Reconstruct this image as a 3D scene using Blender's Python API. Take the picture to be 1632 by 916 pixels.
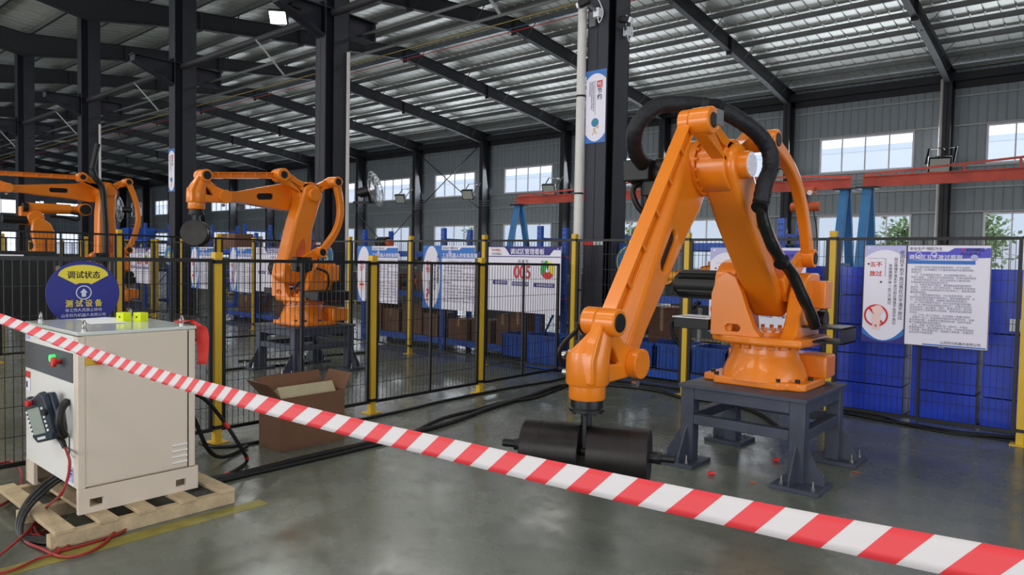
import bpy, bmesh, math, random
from math import sin, cos, pi, radians
from mathutils import Vector, Matrix
from mathutils.geometry import tessellate_polygon
for o in list(bpy.data.objects): bpy.data.objects.remove(o)
SC = bpy.context.scene; COL = SC.collection
# ------------------------------------------------------------------ camera
F, PIT, ROL, YAW, CH = 1123.06, -0.0388151, 0.0187055, 0.704857, 1.6
fw = Vector((-sin(YAW)*cos(PIT), cos(YAW)*cos(PIT), sin(PIT)))
r0 = Vector((cos(YAW), sin(YAW), 0)); u0 = r0.cross(fw)
RT = r0*cos(ROL)+u0*sin(ROL); UP = -r0*sin(ROL)+u0*cos(ROL)
cam = bpy.data.cameras.new('camera'); cam.sensor_width = 36; cam.lens = F/1632*36; cam.clip_end = 400; cam.clip_start = .05
co = bpy.data.objects.new('camera', cam); COL.objects.link(co)
co.matrix_world = Matrix(((RT.x, UP.x, -fw.x, 0), (RT.y, UP.y, -fw.y, 0), (RT.z, UP.z, -fw.z, CH), (0, 0, 0, 1)))
SC.camera = co
# ------------------------------------------------------------------ exposure, sky, daylight
SC.view_settings.view_transform = 'Standard'; SC.view_settings.look = 'None'
SC.view_settings.gamma = 1; SC.view_settings.use_curve_mapping = False; SC.view_settings.exposure = -0.4
try:
    SC.cycles.use_denoising = True; SC.cycles.max_bounces = 7; SC.cycles.transparent_max_bounces = 10; SC.cycles.sample_clamp_indirect = 4
except Exception: pass
w = bpy.data.worlds.new('overcast_sky'); SC.world = w; w.use_nodes = True
bgn = w.node_tree.nodes['Background']; bgn.inputs[0].default_value = (.86, .93, 1, 1); bgn.inputs[1].default_value = 2.6
def area(name, loc, aim, sx, sy, power, col=(1, 1, 1)):
    l = bpy.data.lights.new(name, 'AREA'); l.shape = 'RECTANGLE'; l.size = sx; l.size_y = sy; l.energy = power; l.color = col
    o = bpy.data.objects.new(name, l); COL.objects.link(o); o.location = loc
    o.rotation_euler = (Vector(aim)-Vector(loc)).to_track_quat('-Z', 'Y').to_euler(); return o
# daylight through the openings: far window wall, the open doors behind the camera and to its right
for i in range(5):
    area('window_daylight', (-8.6-13*i, 34.2, 6.7), (-8.6-13*i, 20, 4.0), 12, 1.6, 600, (.88, .94, 1))
    area('window_daylight', (-8.6-13*i, 34.2, 2.7), (-8.6-13*i, 20, 4.5), 12, 2.4, 200, (.88, .94, 1))
for i in range(4):
    area('door_daylight', (2-13*i, -11.6, 3.4), (2-13*i, 0, 1.6), 7, 4.4, 720, (1, .97, .93))
for i in range(5):
    for yy in (-6, 1, 15, 23): area('high_bay_light', (1.5-9*i, yy, 9.2), (1.5-9*i, yy, 0), 6, 1.2, 230, (1, .98, .94))
area('door_daylight', (7.6, 3, 2.6), (0, 4, 1.6), 7, 4, 230, (.95, .97, 1))
# ------------------------------------------------------------------ materials
def lin(c):
    return tuple(((v/255)/12.92 if v/255 <= .04045 else ((v/255+.055)/1.055)**2.4) for v in c)+(1,)
MC = {}
def mat(name, rgb, rough=.5, metal=0, coat=0, var=0, vs=3., bump=0, bs=60., emit=0, trans=0, ior=1.45, rv=0):
    if name in MC: return MC[name]
    m = bpy.data.materials.new(name); m.use_nodes = True; nt = m.node_tree; b = nt.nodes['Principled BSDF']
    c = lin(rgb); b.inputs['Base Color'].default_value = c; b.inputs['Roughness'].default_value = rough
    b.inputs['Metallic'].default_value = metal; b.inputs['Coat Weight'].default_value = coat; b.inputs['Coat Roughness'].default_value = .08
    b.inputs['Transmission Weight'].default_value = trans; b.inputs['IOR'].default_value = ior
    if emit:
        b.inputs['Emission Color'].default_value = c; b.inputs['Emission Strength'].default_value = emit
    if var or bump or rv:
        tc = nt.nodes.new('ShaderNodeTexCoord')
    if var or rv:
        n = nt.nodes.new('ShaderNodeTexNoise'); n.inputs['Scale'].default_value = vs; n.inputs['Detail'].default_value = 6; n.inputs['Roughness'].default_value = .65
        nt.links.new(tc.outputs['Object'], n.inputs['Vector'])
        if var:
            r = nt.nodes.new('ShaderNodeValToRGB'); r.color_ramp.elements[0].position = .3; r.color_ramp.elements[1].position = .7
            r.color_ramp.elements[0].color = tuple(x*(1-var) for x in c[:3])+(1,); r.color_ramp.elements[1].color = tuple(min(1, x*(1+var)) for x in c[:3])+(1,)
            nt.links.new(n.outputs['Fac'], r.inputs[0]); nt.links.new(r.outputs[0], b.inputs['Base Color'])
        if rv:
            mr = nt.nodes.new('ShaderNodeMapRange'); mr.inputs['From Min'].default_value = .3; mr.inputs['From Max'].default_value = .7
            mr.inputs['To Min'].default_value = rough-rv; mr.inputs['To Max'].default_value = rough+rv
            nt.links.new(n.outputs['Fac'], mr.inputs['Value']); nt.links.new(mr.outputs[0], b.inputs['Roughness'])
    if bump:
        n2 = nt.nodes.new('ShaderNodeTexNoise'); n2.inputs['Scale'].default_value = bs; n2.inputs['Detail'].default_value = 3
        nt.links.new(tc.outputs['Object'], n2.inputs['Vector'])
        bp = nt.nodes.new('ShaderNodeBump'); bp.inputs['Strength'].default_value = bump; bp.inputs['Distance'].default_value = .01
        nt.links.new(n2.outputs['Fac'], bp.inputs['Height']); nt.links.new(bp.outputs[0], b.inputs['Normal'])
    MC[name] = m; return m
ORANGE = mat('orange_paint', (226, 124, 22), .33, 0, .3, .05, 2, .03, 8)
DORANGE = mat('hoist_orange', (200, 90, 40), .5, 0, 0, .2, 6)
BLACKP = mat('black_plastic', (15, 15, 17), .48, 0, 0, .15, 6)
BLACKM = mat('black_metal', (26, 27, 30), .4, .3, 0, .2, 5)
FENCEK = mat('fence_black', (17, 17, 19), .45)
YELLOW = mat('post_yellow', (205, 165, 40), .45, 0, 0, .08, 3)
TABLE = mat('table_grey', (62, 66, 80), .5, .1, 0, .25, 4, .1, 30)
DRUM = mat('drum_steel', (42, 38, 38), .42, .65, 0, .35, 3, .05, 40, rv=.12)
STEEL = mat('bare_steel', (170, 170, 172), .3, .9)
CREAM = mat('cabinet_cream', (214, 200, 184), .45, 0, 0, .02, 1.5, .05, 220)
CWHITE = mat('cabinet_white', (226, 224, 220), .4, 0, 0, .02, 2)
CTOP = mat('cabinet_top_paint', (205, 210, 204), .18, 0, .4)
CBAND = mat('band_grey', (58, 62, 68), .5, 0, 0, .15, 60)
WOOD = mat('pallet_wood', (184, 164, 132), .75, 0, 0, .22, 9, .3, 60)
CARD = mat('cardboard', (112, 78, 58), .8, 0, 0, .1, 4, .1, 50)
CARD2 = mat('cardboard_pale', (176, 164, 134), .75, 0, 0, .08, 5)
DARK = mat('dark_steel', (47, 48, 57), .55, .2, 0, .2, 1.2)
DARK2 = mat('rafter_steel', (52, 52, 56), .6, .2, 0, .15, 1)
PURL = mat('purlin_steel', (120, 122, 122), .4, .5, 0, .15, 2)
WALLM = mat('wall_sheet', (146, 154, 160), .5, .1, 0, .1, .4)
WGIRT = mat('girt_grey', (170, 172, 172), .45, .2)
WFRAME = mat('window_frame_white', (228, 224, 232), .5)
PIPEW = mat('pipe_white', (206, 202, 198), .45, 0, 0, .06, 3)
BLUE = mat('rack_blue', (38, 82, 176), .45, 0, 0, .12, 5)
GBLUE = mat('gantry_blue', (52, 118, 176), .5, 0, 0, .12, 3)
CRATE = mat('crate_blue', (24, 72, 160), .45, 0, 0, .15, 8)
WRAPB = mat('sheet_blue', (30, 62, 190), .32, 0, .2, .22, 4, .2, 14)
RED = mat('red_paint', (205, 40, 38), .45)
REDC = mat('cable_red', (150, 34, 34), .45)
REDFAB = mat('red_cloth', (214, 62, 56), .8)
CRED = mat('crane_red', (196, 78, 62), .55, 0, 0, .3, 1.5)
WHITE = mat('print_white', (226, 222, 236), .5)
PWHITE = mat('paper_white', (235, 236, 242), .7)
INK = mat('print_ink', (46, 40, 70), .6); INKB = mat('print_small_ink', (112, 108, 132), .6)
INKK = mat('print_black', (22, 22, 26), .6)
PURP = mat('print_purple', (46, 40, 120), .5)
PBLUE = mat('print_blue', (50, 110, 190), .5)
PLIL = mat('print_lilac', (178, 176, 220), .5)
PRED = mat('print_red', (205, 44, 46), .5)
PGREEN = mat('print_green', (36, 150, 70), .5)
PYEL = mat('print_yellow', (226, 208, 60), .5)
PPINK = mat('print_pink', (234, 200, 196), .5)
PSAND = mat('print_sand', (214, 178, 120), .5)
SIGNB = mat('sign_blue', (26, 34, 130), .45)
SIGNW = mat('sign_white', (205, 208, 230), .5)
LIME = mat('lime_block', (214, 228, 22), .5)
GREENL = mat('green_lamp', (40, 230, 110), .3, emit=1.2)
LCD = mat('pendant_screen', (150, 160, 150), .25)
PEND = mat('pendant_body', (28, 40, 54), .4)
LENS = mat('lamp_lens', (238, 255, 236), .3, emit=14)
FLENS = mat('lamp_glass', (190, 190, 186), .15)
DUSTY = mat('grey_box', (96, 98, 100), .6)
LEAFM = mat('leaf_green', (168, 188, 140), .7, 0, 0, .3, 2)
BARK = mat('bark', (90, 76, 60), .9)
FACADE = mat('facade_pale', (236, 238, 246), .7)
FACADE2 = mat('facade_trim', (226, 232, 240), .7)
TAPEY = mat('line_yellow', (132, 122, 52), .45, 0, 0, .35, 8)
DIRT = mat('floor_stain', (60, 58, 56), .45, 0, 0, .3, 6)
PINKT = mat('pink_sticker', (216, 140, 150), .6)
# thin glass pane
def glassmat():
    m = bpy.data.materials.new('window_glass'); m.use_nodes = True; nt = m.node_tree; nt.nodes.clear()
    o = nt.nodes.new('ShaderNodeOutputMaterial'); t = nt.nodes.new('ShaderNodeBsdfTransparent'); g = nt.nodes.new('ShaderNodeBsdfGlossy')
    t.inputs[0].default_value = (.95, .97, 1, 1); g.inputs['Roughness'].default_value = .05
    f = nt.nodes.new('ShaderNodeFresnel'); f.inputs[0].default_value = 1.08
    mx = nt.nodes.new('ShaderNodeMixShader'); nt.links.new(f.outputs[0], mx.inputs[0]); nt.links.new(t.outputs[0], mx.inputs[1]); nt.links.new(g.outputs[0], mx.inputs[2]); nt.links.new(mx.outputs[0], o.inputs[0]); return m
GLASS = glassmat()
def floormat():
    m = bpy.data.materials.new('epoxy_floor'); m.use_nodes = True; nt = m.node_tree; b = nt.nodes['Principled BSDF']; L = nt.links.new
    tc = nt.nodes.new('ShaderNodeTexCoord')
    def noise(s, d=6, r=.6):
        n = nt.nodes.new('ShaderNodeTexNoise'); n.inputs['Scale'].default_value = s; n.inputs['Detail'].default_value = d; n.inputs['Roughness'].default_value = r
        L(tc.outputs['Object'], n.inputs['Vector']); return n
    n1 = noise(.7); n2 = noise(9, 8, .7)
    r = nt.nodes.new('ShaderNodeValToRGB'); r.color_ramp.elements[0].position = .35; r.color_ramp.elements[1].position = .7
    r.color_ramp.elements[0].color = lin((86, 92, 84)); r.color_ramp.elements[1].color = lin((108, 112, 102)); L(n1.outputs[0], r.inputs[0])
    r2 = nt.nodes.new('ShaderNodeValToRGB'); r2.color_ramp.elements[0].position = .28; r2.color_ramp.elements[1].position = .5
    r2.color_ramp.elements[0].color = (.62, .6, .56, 1); r2.color_ramp.elements[1].color = (1, 1, 1, 1); L(n2.outputs[0], r2.inputs[0])
    mx = nt.nodes.new('ShaderNodeMixRGB'); mx.blend_type = 'MULTIPLY'; mx.inputs[0].default_value = .8
    L(r.outputs[0], mx.inputs[1]); L(r2.outputs[0], mx.inputs[2]); L(mx.outputs[0], b.inputs['Base Color'])
    n3 = noise(2.2, 8, .7); mr = nt.nodes.new('ShaderNodeMapRange'); mr.inputs['From Min'].default_value = .35; mr.inputs['From Max'].default_value = .7
    mr.inputs['To Min'].default_value = .14; mr.inputs['To Max'].default_value = .38; L(n3.outputs[0], mr.inputs['Value']); L(mr.outputs[0], b.inputs['Roughness'])
    n4 = noise(3.5, 3); bp = nt.nodes.new('ShaderNodeBump'); bp.inputs['Strength'].default_value = .08; bp.inputs['Distance'].default_value = .02
    L(n4.outputs[0], bp.inputs['Height']); L(bp.outputs[0], b.inputs['Normal']); return m
FLOORM = floormat()
def roofmat():
    m = mat('roof_sheet', (214, 215, 210), .4, .45, 0, .12, .5, rv=.08); return m
ROOFM = roofmat()
def tapemat():
    m = bpy.data.materials.new('hazard_tape'); m.use_nodes = True; nt = m.node_tree; b = nt.nodes['Principled BSDF']; L = nt.links.new
    uv = nt.nodes.new('ShaderNodeUVMap'); sp = nt.nodes.new('ShaderNodeSeparateXYZ'); L(uv.outputs[0], sp.inputs[0])
    a = nt.nodes.new('ShaderNodeMath'); a.operation = 'MULTIPLY_ADD'; a.inputs[1].default_value = -1.0; L(sp.outputs['Y'], a.inputs[0]); L(sp.outputs['X'], a.inputs[2])
    d = nt.nodes.new('ShaderNodeMath'); d.operation = 'DIVIDE'; L(a.outputs[0], d.inputs[0]); d.inputs[1].default_value = .111
    f = nt.nodes.new('ShaderNodeMath'); f.operation = 'FRACT'; L(d.outputs[0], f.inputs[0])
    g = nt.nodes.new('ShaderNodeMath'); g.operation = 'GREATER_THAN'; g.inputs[1].default_value = .5; L(f.outputs[0], g.inputs[0])
    mx = nt.nodes.new('ShaderNodeMixRGB'); mx.inputs[1].default_value = lin((206, 200, 202)); mx.inputs[2].default_value = lin((216, 52, 60)); L(g.outputs[0], mx.inputs[0])
    L(mx.outputs[0], b.inputs['Base Color']); b.inputs['Roughness'].default_value = .5; return m
TAPEM = tapemat()
# ------------------------------------------------------------------ mesh helpers
class MB:
    def __init__(s): s.v = []; s.f = []; s.dz = False
    def add(s, v, f):
        n = len(s.v); s.v += [tuple(p) for p in v]; s.f += [tuple(i+n for i in q) for q in f]; return s
    def box(s, c, d, rz=0, rot=None):
        x, y, z = d[0]/2, d[1]/2, d[2]/2; R = rot if rot else Matrix.Rotation(rz, 3, 'Z'); c = Vector(c)
        v = [c+R@Vector(p) for p in ((-x, -y, -z), (x, -y, -z), (x, y, -z), (-x, y, -z), (-x, -y, z), (x, -y, z), (x, y, z), (-x, y, z))]
        return s.add(v, [(0, 3, 2, 1), (4, 5, 6, 7), (0, 1, 5, 4), (1, 2, 6, 5), (2, 3, 7, 6), (3, 0, 4, 7)])
    def bb(s, x0, x1, y0, y1, z0, z1): return s.box(((x0+x1)/2, (y0+y1)/2, (z0+z1)/2), (abs(x1-x0), abs(y1-y0), abs(z1-z0)))
    def cyl(s, p, q, r, n=20, r2=None, cap=True):
        p = Vector(p); q = Vector(q); a = (q-p).normalized(); t = Vector((0, 0, 1)) if abs(a.z) < .9 else Vector((1, 0, 0))
        e = a.cross(t).normalized(); g = a.cross(e); r2 = r if r2 is None else r2
        v = [p+(e*cos(2*pi*i/n)+g*sin(2*pi*i/n))*r for i in range(n)]+[q+(e*cos(2*pi*i/n)+g*sin(2*pi*i/n))*r2 for i in range(n)]
        f = [(i, (i+1) % n, n+(i+1) % n, n+i) for i in range(n)]
        if cap: f += [tuple(range(n-1, -1, -1)), tuple(range(n, 2*n))]
        return s.add(v, f)
    def bar(s, p, q, w, h):      # rectangular bar from p to q
        p = Vector(p); q = Vector(q); a = (q-p); L = a.length; a.normalize(); t = Vector((0, 0, 1)) if abs(a.z) < .95 else Vector((0, 1, 0))
        e = a.cross(t).normalized(); g = e.cross(a)
        R = Matrix((a, e, g)).transposed(); return s.box((p+q)/2, (L, w, h), rot=R)
    def tube(s, pts, r, n=8, rs=None):
        pts = [Vector(p) for p in pts]; m = len(pts); v = []; up = Vector((0, 0, 1))
        prev = None
        for i, p in enumerate(pts):
            a = (pts[min(i+1, m-1)]-pts[max(i-1, 0)]).normalized()
            e = (prev-a*prev.dot(a)) if prev is not None else a.cross(up if abs(a.z) < .9 else Vector((1, 0, 0)))
            e.normalize(); prev = e; g = a.cross(e); R = rs[i] if rs else r
            v += [p+(e*cos(2*pi*k/n)+g*sin(2*pi*k/n))*R for k in range(n)]
        f = [(i*n+k, i*n+(k+1) % n, (i+1)*n+(k+1) % n, (i+1)*n+k) for i in range(m-1) for k in range(n)]
        f += [tuple(range(n-1, -1, -1)), tuple(range((m-1)*n, m*n))]; return s.add(v, f)
    def lathe(s, o, prof, n=32, axis='z'):   # prof: [(r, h)]
        o = Vector(o); v = []; m = len(prof)
        for r, h in prof:
            for k in range(n):
                c, d = r*cos(2*pi*k/n), r*sin(2*pi*k/n)
                v.append(o+(Vector((c, d, h)) if axis == 'z' else Vector((h, c, d)) if axis == 'x' else Vector((d, h, c))))
        f = [(i*n+k, i*n+(k+1) % n, (i+1)*n+(k+1) % n, (i+1)*n+k) for i in range(m-1) for k in range(n)]
        f += [tuple(range(n-1, -1, -1)), tuple(range((m-1)*n, m*n))]; return s.add(v, f)
    def prism(s, loops, a, b, fr='yz', fn=None):  # loops[0] outline, others holes; extruded a..b along the missing axis
        def P(q, h):
            if fn: return fn(q, h)
            return {'yz': (h, q[0], q[1]), 'xz': (q[0], h, q[1]), 'xy': (q[0], q[1], h)}[fr]
        flat = [q for l in loops for q in l]; N = len(flat)
        if len(loops) == 1: tri = [tuple(range(N))]
        else: tri = tessellate_polygon([[Vector((q[0], q[1], 0)) for q in l] for l in loops]); s.dz = True
        v = [P(q, a) for q in flat]+[P(q, b) for q in flat]; f = [tuple(t) for t in tri]+[tuple(N+i for i in reversed(t)) for t in tri]
        k = 0
        for l in loops:
            m = len(l); f += [(k+i, k+(i+1) % m, N+k+(i+1) % m, N+k+i) for i in range(m)]; k += m
        return s.add(v, f)
    def sheet(s, pts_rows):
        n = len(pts_rows[0]); v = [p for r in pts_rows for p in r]
        return s.add(v, [(i*n+k, i*n+k+1, (i+1)*n+k+1, (i+1)*n+k) for i in range(len(pts_rows)-1) for k in range(n-1)])
    def mesh(s, name, m, smooth=True):
        me = bpy.data.meshes.new(name); me.from_pydata(s.v, [], s.f); me.materials.append(m)
        bm = bmesh.new(); bm.from_mesh(me); bmesh.ops.recalc_face_normals(bm, faces=bm.faces)
        if s.dz: bmesh.ops.dissolve_limit(bm, angle_limit=radians(.5), use_dissolve_boundaries=False, verts=bm.verts, edges=bm.edges)
        if smooth:
            for f in bm.faces: f.smooth = True
            for e in bm.edges: e.smooth = len(e.link_faces) == 2 and e.calc_face_angle(0) < radians(34)
        bm.to_mesh(me); bm.free(); return me
    def build(s, name, m, parent=None, bev=0, smooth=True, seg=2):
        return link(name, s.mesh(name, m, smooth), parent, bev, seg)
WL = {}     # world location of every root, so that parts modelled in world coordinates can hang from it
def link(name, me, parent=None, bev=0, seg=2):
    o = bpy.data.objects.new(name, me); COL.objects.link(o)
    if parent is not None:
        o.parent = parent
        if parent.name in WL: o.matrix_parent_inverse = Matrix.Translation(-WL[parent.name])
    if bev:
        b = o.modifiers.new('bevel', 'BEVEL'); b.width = bev; b.segments = seg; b.limit_method = 'ANGLE'; b.angle_limit = radians(35)
    return o
def tag(o, label, cat, group=None):
    o['label'] = label; o['category'] = cat
    if group: o['group'] = group
    return o
def thing(name, loc, label, cat, group=None, local=False):
    o = bpy.data.objects.new(name, None); o.empty_display_size = .1; COL.objects.link(o); o.location = loc
    if not local: WL[o.name] = Vector(loc)
    return tag(o, label, cat, group)
def struct(o): o['kind'] = 'structure'; return o
def stuff(o): o['kind'] = 'stuff'; return o
def copytree(o, loc, label=None, cat=None, group=None):
    def rec(s, par):
        c = s.copy(); COL.objects.link(c)
        if par is not None: c.parent = par; c.matrix_parent_inverse = s.matrix_parent_inverse.copy()
        for ch in list(s.children): rec(ch, c)
        return c
    c = rec(o, None); c.location = loc
    if label: c['label'] = label
    if group: c['group'] = group
    return c
def circ(cx, cy, r, a0=0, a1=360, n=20, ry=None):
    ry = ry or r; return [(cx+r*cos(radians(a0+(a1-a0)*i/n)), cy+ry*sin(radians(a0+(a1-a0)*i/n))) for i in range(n+(0 if a1-a0 == 360 else 1))]
def spline(pts, k=6):
    P = [Vector(p) for p in pts]; out = []
    for i in range(len(P)-1):
        a, b, c, d = P[max(i-1, 0)], P[i], P[i+1], P[min(i+2, len(P)-1)]
        for j in range(k):
            t = j/k; out.append(.5*((2*b)+(c-a)*t+(2*a-5*b+4*c-d)*t*t+(3*b-a-3*c+d)*t**3))
    out.append(P[-1]); return out
def ray(x, y): return RT*((x-816)/F)-UP*((y-458)/F)+fw
def atX(x, y, X): d = ray(x, y); return Vector((0, 0, CH))+d*(X/d.x)
def atY(x, y, Y): d = ray(x, y); return Vector((0, 0, CH))+d*(Y/d.y)
def atZ(x, y, Z=0): d = ray(x, y); return Vector((0, 0, CH))+d*((Z-CH)/d.z)
rnd = random.Random(7)
# ------------------------------------------------------------------ flat printed graphics on a plane
class Plane:
    def __init__(s, O, U, V): s.O = Vector(O); s.U = Vector(U).normalized(); s.V = Vector(V).normalized(); s.N = s.U.cross(s.V)
    def at(s, u, v, h): return s.O+s.U*u+s.V*v+s.N*h
def flat(pl, loops, h, m, name, parent, t=.0008):
    b = MB()
    for li, l in enumerate(loops): b.prism(l if isinstance(l[0][0], (tuple, list)) else [l], h, h+t+li*.0003, fn=lambda q, k: pl.at(q[0], q[1], k))
    return b.build(name, m, parent, smooth=False)
def rect(u0, u1, v0, v1): return [(u0, v0), (u1, v0), (u1, v1), (u0, v1)]
TXT = {}
def textmesh(body, align='LEFT', off=0, space=1, line=1, res=1):
    k = (body, align, off, space, line, res)
    if k not in TXT:
        c = bpy.data.curves.new('txt', 'FONT'); c.body = body; c.size = 1; c.align_x = align; c.offset = off; c.space_character = space; c.space_line = line; c.resolution_u = res
        o = bpy.data.objects.new('txt', c); COL.objects.link(o); me = bpy.data.meshes.new_from_object(o)
        bpy.data.objects.remove(o); TXT[k] = ([v.co.copy() for v in me.vertices], [tuple(p.vertices) for p in me.polygons]); bpy.data.meshes.remove(me)
    return TXT[k]
def text(pl, items, h, m, name, parent):
    """items: (body, u, v, size, align[, vertical, xscale, offset, line])"""
    b = MB()
    for it in items:
        body, u, v, s, al = it[:5]; vert = it[5] if len(it) > 5 else False; xs = it[6] if len(it) > 6 else 1; of = it[7] if len(it) > 7 else .006; ln = it[8] if len(it) > 8 else 1
        if vert: body = '\n'.join(body); ln = it[8] if len(it) > 8 else 1.0
        bold = of > .009; V, Fc = textmesh(body, al, 0 if bold or of <= .004 else .003, 1, ln, 4 if s > .08 else 2 if s > .03 else 1)
        for kk, (du, dv) in enumerate(((0, 0), (.035, 0), (.035, .025), (0, .025)) if bold else ((0, 0),)): b.add([pl.at(u+(p.x*xs+du)*s, v+(p.y+dv)*s, h+kk*.0004) for p in V], Fc)
    o = b.build(name, m, parent, smooth=False); return o
# ================================================================== THE SETTING
XL, XR, YW, YF = -96.4, 8.0, 34.5, -12.0
FR = [-5.4-6.5*k for k in range(-2, 14)]          # portal frames
YB = [34.9, 21.45, 8.4, -4.65, -12.0]      # eave, ridge, valley over the column row, ridge, end
def roofz(y): return 9.95+.107*min(abs(y-v) for v in (34.5, 8.4, -17.7))
b = MB(); b.bb(XL-4, XR+2, YF-2, YW+1, -.1, 0); struct(b.build('floor', FLOORM))
# roof: corrugated sheets, each .9 m wide, eave to ridge
root = bpy.data.objects.new('ceiling', None); COL.objects.link(root); struct(root)
def corr(x0, wd, n, dep, rib):   # profile with n trapezoid ribs over wd
    p = wd/n; out = []
    for i in range(n):
        a = x0+i*p; out += [(a, 0), (a+p-2*rib, 0), (a+p-1.5*rib, dep), (a+p-.5*rib, dep), (a+p, 0)]
    return out
pr = corr(0, .9, 2, .035, .03)
b = MB(); b.sheet([[(x, y, roofz(y)+h) for x, h in pr] for y in YB])
sh = b.mesh('roof_sheet', ROOFM, False); x = XL
while x < XR:
    o = link('roof_sheet', sh, root); o.location.x = x; x += .9
# purlins
b = MB(); b.bb(XL, XR, -.035, .035, -.2, -.012); b.bb(XL, XR, -.035, .05, -.2, -.185); me = b.mesh('purlin', PURL, False)
y = 34.15
while y > YF:
    o = link('purlin', me, root); o.location = (0, y, roofz(y)); y -= 1.5
# rafters + frames
def rafter_bm():
    b = MB()
    def seg(y0, y1, z0a, z0b):   # I section between y0 and y1, lower flange at z0a,z0b
        for za, zb, t, wd in ((z0a, z0b, .02, .22), (roofz(y0)-.22, roofz(y1)-.22, .02, .22)):
            v = [(-wd/2, y0, za), (wd/2, y0, za), (wd/2, y1, zb), (-wd/2, y1, zb)]
            b.add(v+[(p[0], p[1], p[2]+t) for p in v], [(0, 1, 2, 3), (7, 6, 5, 4), (0, 4, 5, 1), (1, 5, 6, 2), (2, 6, 7, 3), (3, 7, 4, 0)])
        b.add([(-.006, y0, z0a), (-.006, y1, z0b), (-.006, y1, roofz(y1)-.21), (-.006, y0, roofz(y0)-.21), (.006, y0, z0a), (.006, y1, z0b), (.006, y1, roofz(y1)-.21), (.006, y0, roofz(y0)-.21)],
              [(0, 1, 2, 3), (7, 6, 5, 4)])
    for ya, yb, da, db in ((34.3, 31, .95, .78), (31, 21.45, .78, .72), (21.45, 12, .72, .8), (12, 8.4, .8, 1.05), (8.4, 5, 1.05, .8), (5, -4.65, .8, .72), (-4.65, YF, .72, .8)): seg(ya, yb, roofz(ya)-da, roofz(yb)-db)
    for yy in (27, 21.45, 16, 12, 3): b.bb(-.11, .11, yy-.03, yy+.03, roofz(yy)-.86, roofz(yy)-.2)
    return b
def wcol_bm():
    b = MB(); b.bb(-.15, .15, 33.6, 33.62, 0, 9.3); b.bb(-.15, .15, 34.28, 34.3, 0, 9.9); b.bb(-.008, .008, 33.6, 34.3, 0, 9.6); b.bb(-.2, .2, 33.5, 34.35, 0, .03); return b
rme = rafter_bm().mesh('rafter', DARK2, False); wme = wcol_bm().mesh('wall_column', DARK2, False)
for fx in FR:
    o = struct(link('rafter', rme)); o.location.x = fx; o = struct(link('wall_column', wme)); o.location.x = fx
    for s in (-1, 1):     # knee braces from rafter to purlin
        if fx > -60:
            bb_ = MB()
            for yy in (32.6, 31.15, 28.15, 25.15, 22.15, 19.15, 16.15, 13.15): bb_.bar((fx, yy, roofz(yy)-.8), (fx+s*.55, yy, roofz(yy)-.2), .04, .012)
            stuff(bb_.build('knee_brace', DARK2, o, smooth=False)).matrix_parent_inverse = Matrix.Translation((-fx, 0, 0))
# eave beam and gutter line
b = MB(); b.bb(XL, XR, 34.0, 34.3, 9.3, 9.62); b.bb(XL, XR, 34.28, 34.45, 9.05, 9.3); struct(b.build('trim_1', DARK2, smooth=False))
# back wall from ribbed sheets of .65 m; windows take columns 2..7 of each bay
wall = bpy.data.objects.new('wall_back', None); COL.objects.link(wall); struct(wall)
ZS = {'full': [(0, 9.95)], 'win': [(0, 1.3), (3.9, 5.87), (7.48, 9.95)]}
pw = corr(0, .65, 2, .03, .028); PM = {}
for k, zz in ZS.items():
    for j, (z0, z1) in enumerate(zz):
        bb_ = MB(); bb_.sheet([[(x, YW-h, z0) for x, h in pw], [(x, YW-h, z1) for x, h in pw]]); PM[(k, j)] = bb_.mesh('wall_panel', WALLM, False)
far = MB()
for k in range(-1, 14):
    x0 = -5.4-6.5*k-6.5
    for c in range(10):
        kind = 'win' if 2 <= c <= 7 else 'full'
        for j in range(len(ZS[kind])):
            if 0 <= k < 9:
                o = link('wall_panel', PM[(kind, j)], wall); o.location.x = x0+.65*c
            else:
                z0, z1 = ZS[kind][j]; far.sheet([[(x0+.65*c+x, YW-h, z0) for x, h in pw], [(x0+.65*c+x, YW-h, z1) for x, h in pw]])
stuff(far.build('far_wall_panels', WALLM, wall, smooth=False))
for z in (8.72, 7.52, 5.83, 4.94, 3.95):
    b = MB(); b.bb(XL, XR, YW-.12, YW-.03, z-.03, z+.035); b.build('wall_girt', WGIRT, wall, smooth=False)
# windows: frame, three mullions, four panes
def window_meshes(wd, z0, z1, n):
    fr_ = MB(); t = .07
    fr_.prism([rect(0, wd, z0, z1), rect(t, wd-t, z0+t, z1-t)], YW-.1, YW+.02, 'xz'); mu = []; pa = []
    for i in range(1, n): q = MB(); q.bb(wd*i/n-.025, wd*i/n+.025, YW-.08, YW, z0+t, z1-t); mu.append(q.mesh('mullion', WFRAME, False))
    for i in range(n): q = MB(); q.bb(wd*i/n+.03, wd*(i+1)/n-.03, YW-.035, YW-.03, z0+t, z1-t); pa.append(q.mesh('pane', GLASS, False))
    return fr_.mesh('window_frame', WFRAME, False), mu, pa
wn = 0; WU = window_meshes(3.9, 5.87, 7.48, 4); WLo = window_meshes(3.9, 1.3, 3.9, 4)
for k in range(-1, 14):
    for W in (WU, WLo):
        wn += 1; r = bpy.data.objects.new('window_%d' % wn, W[0]); COL.objects.link(r); struct(r); r.location.x = -5.4-6.5*k-6.5+1.3
        for q in W[1]: link('mullion', q, r)
        for q in W[2]: link('pane', q, r)
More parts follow.
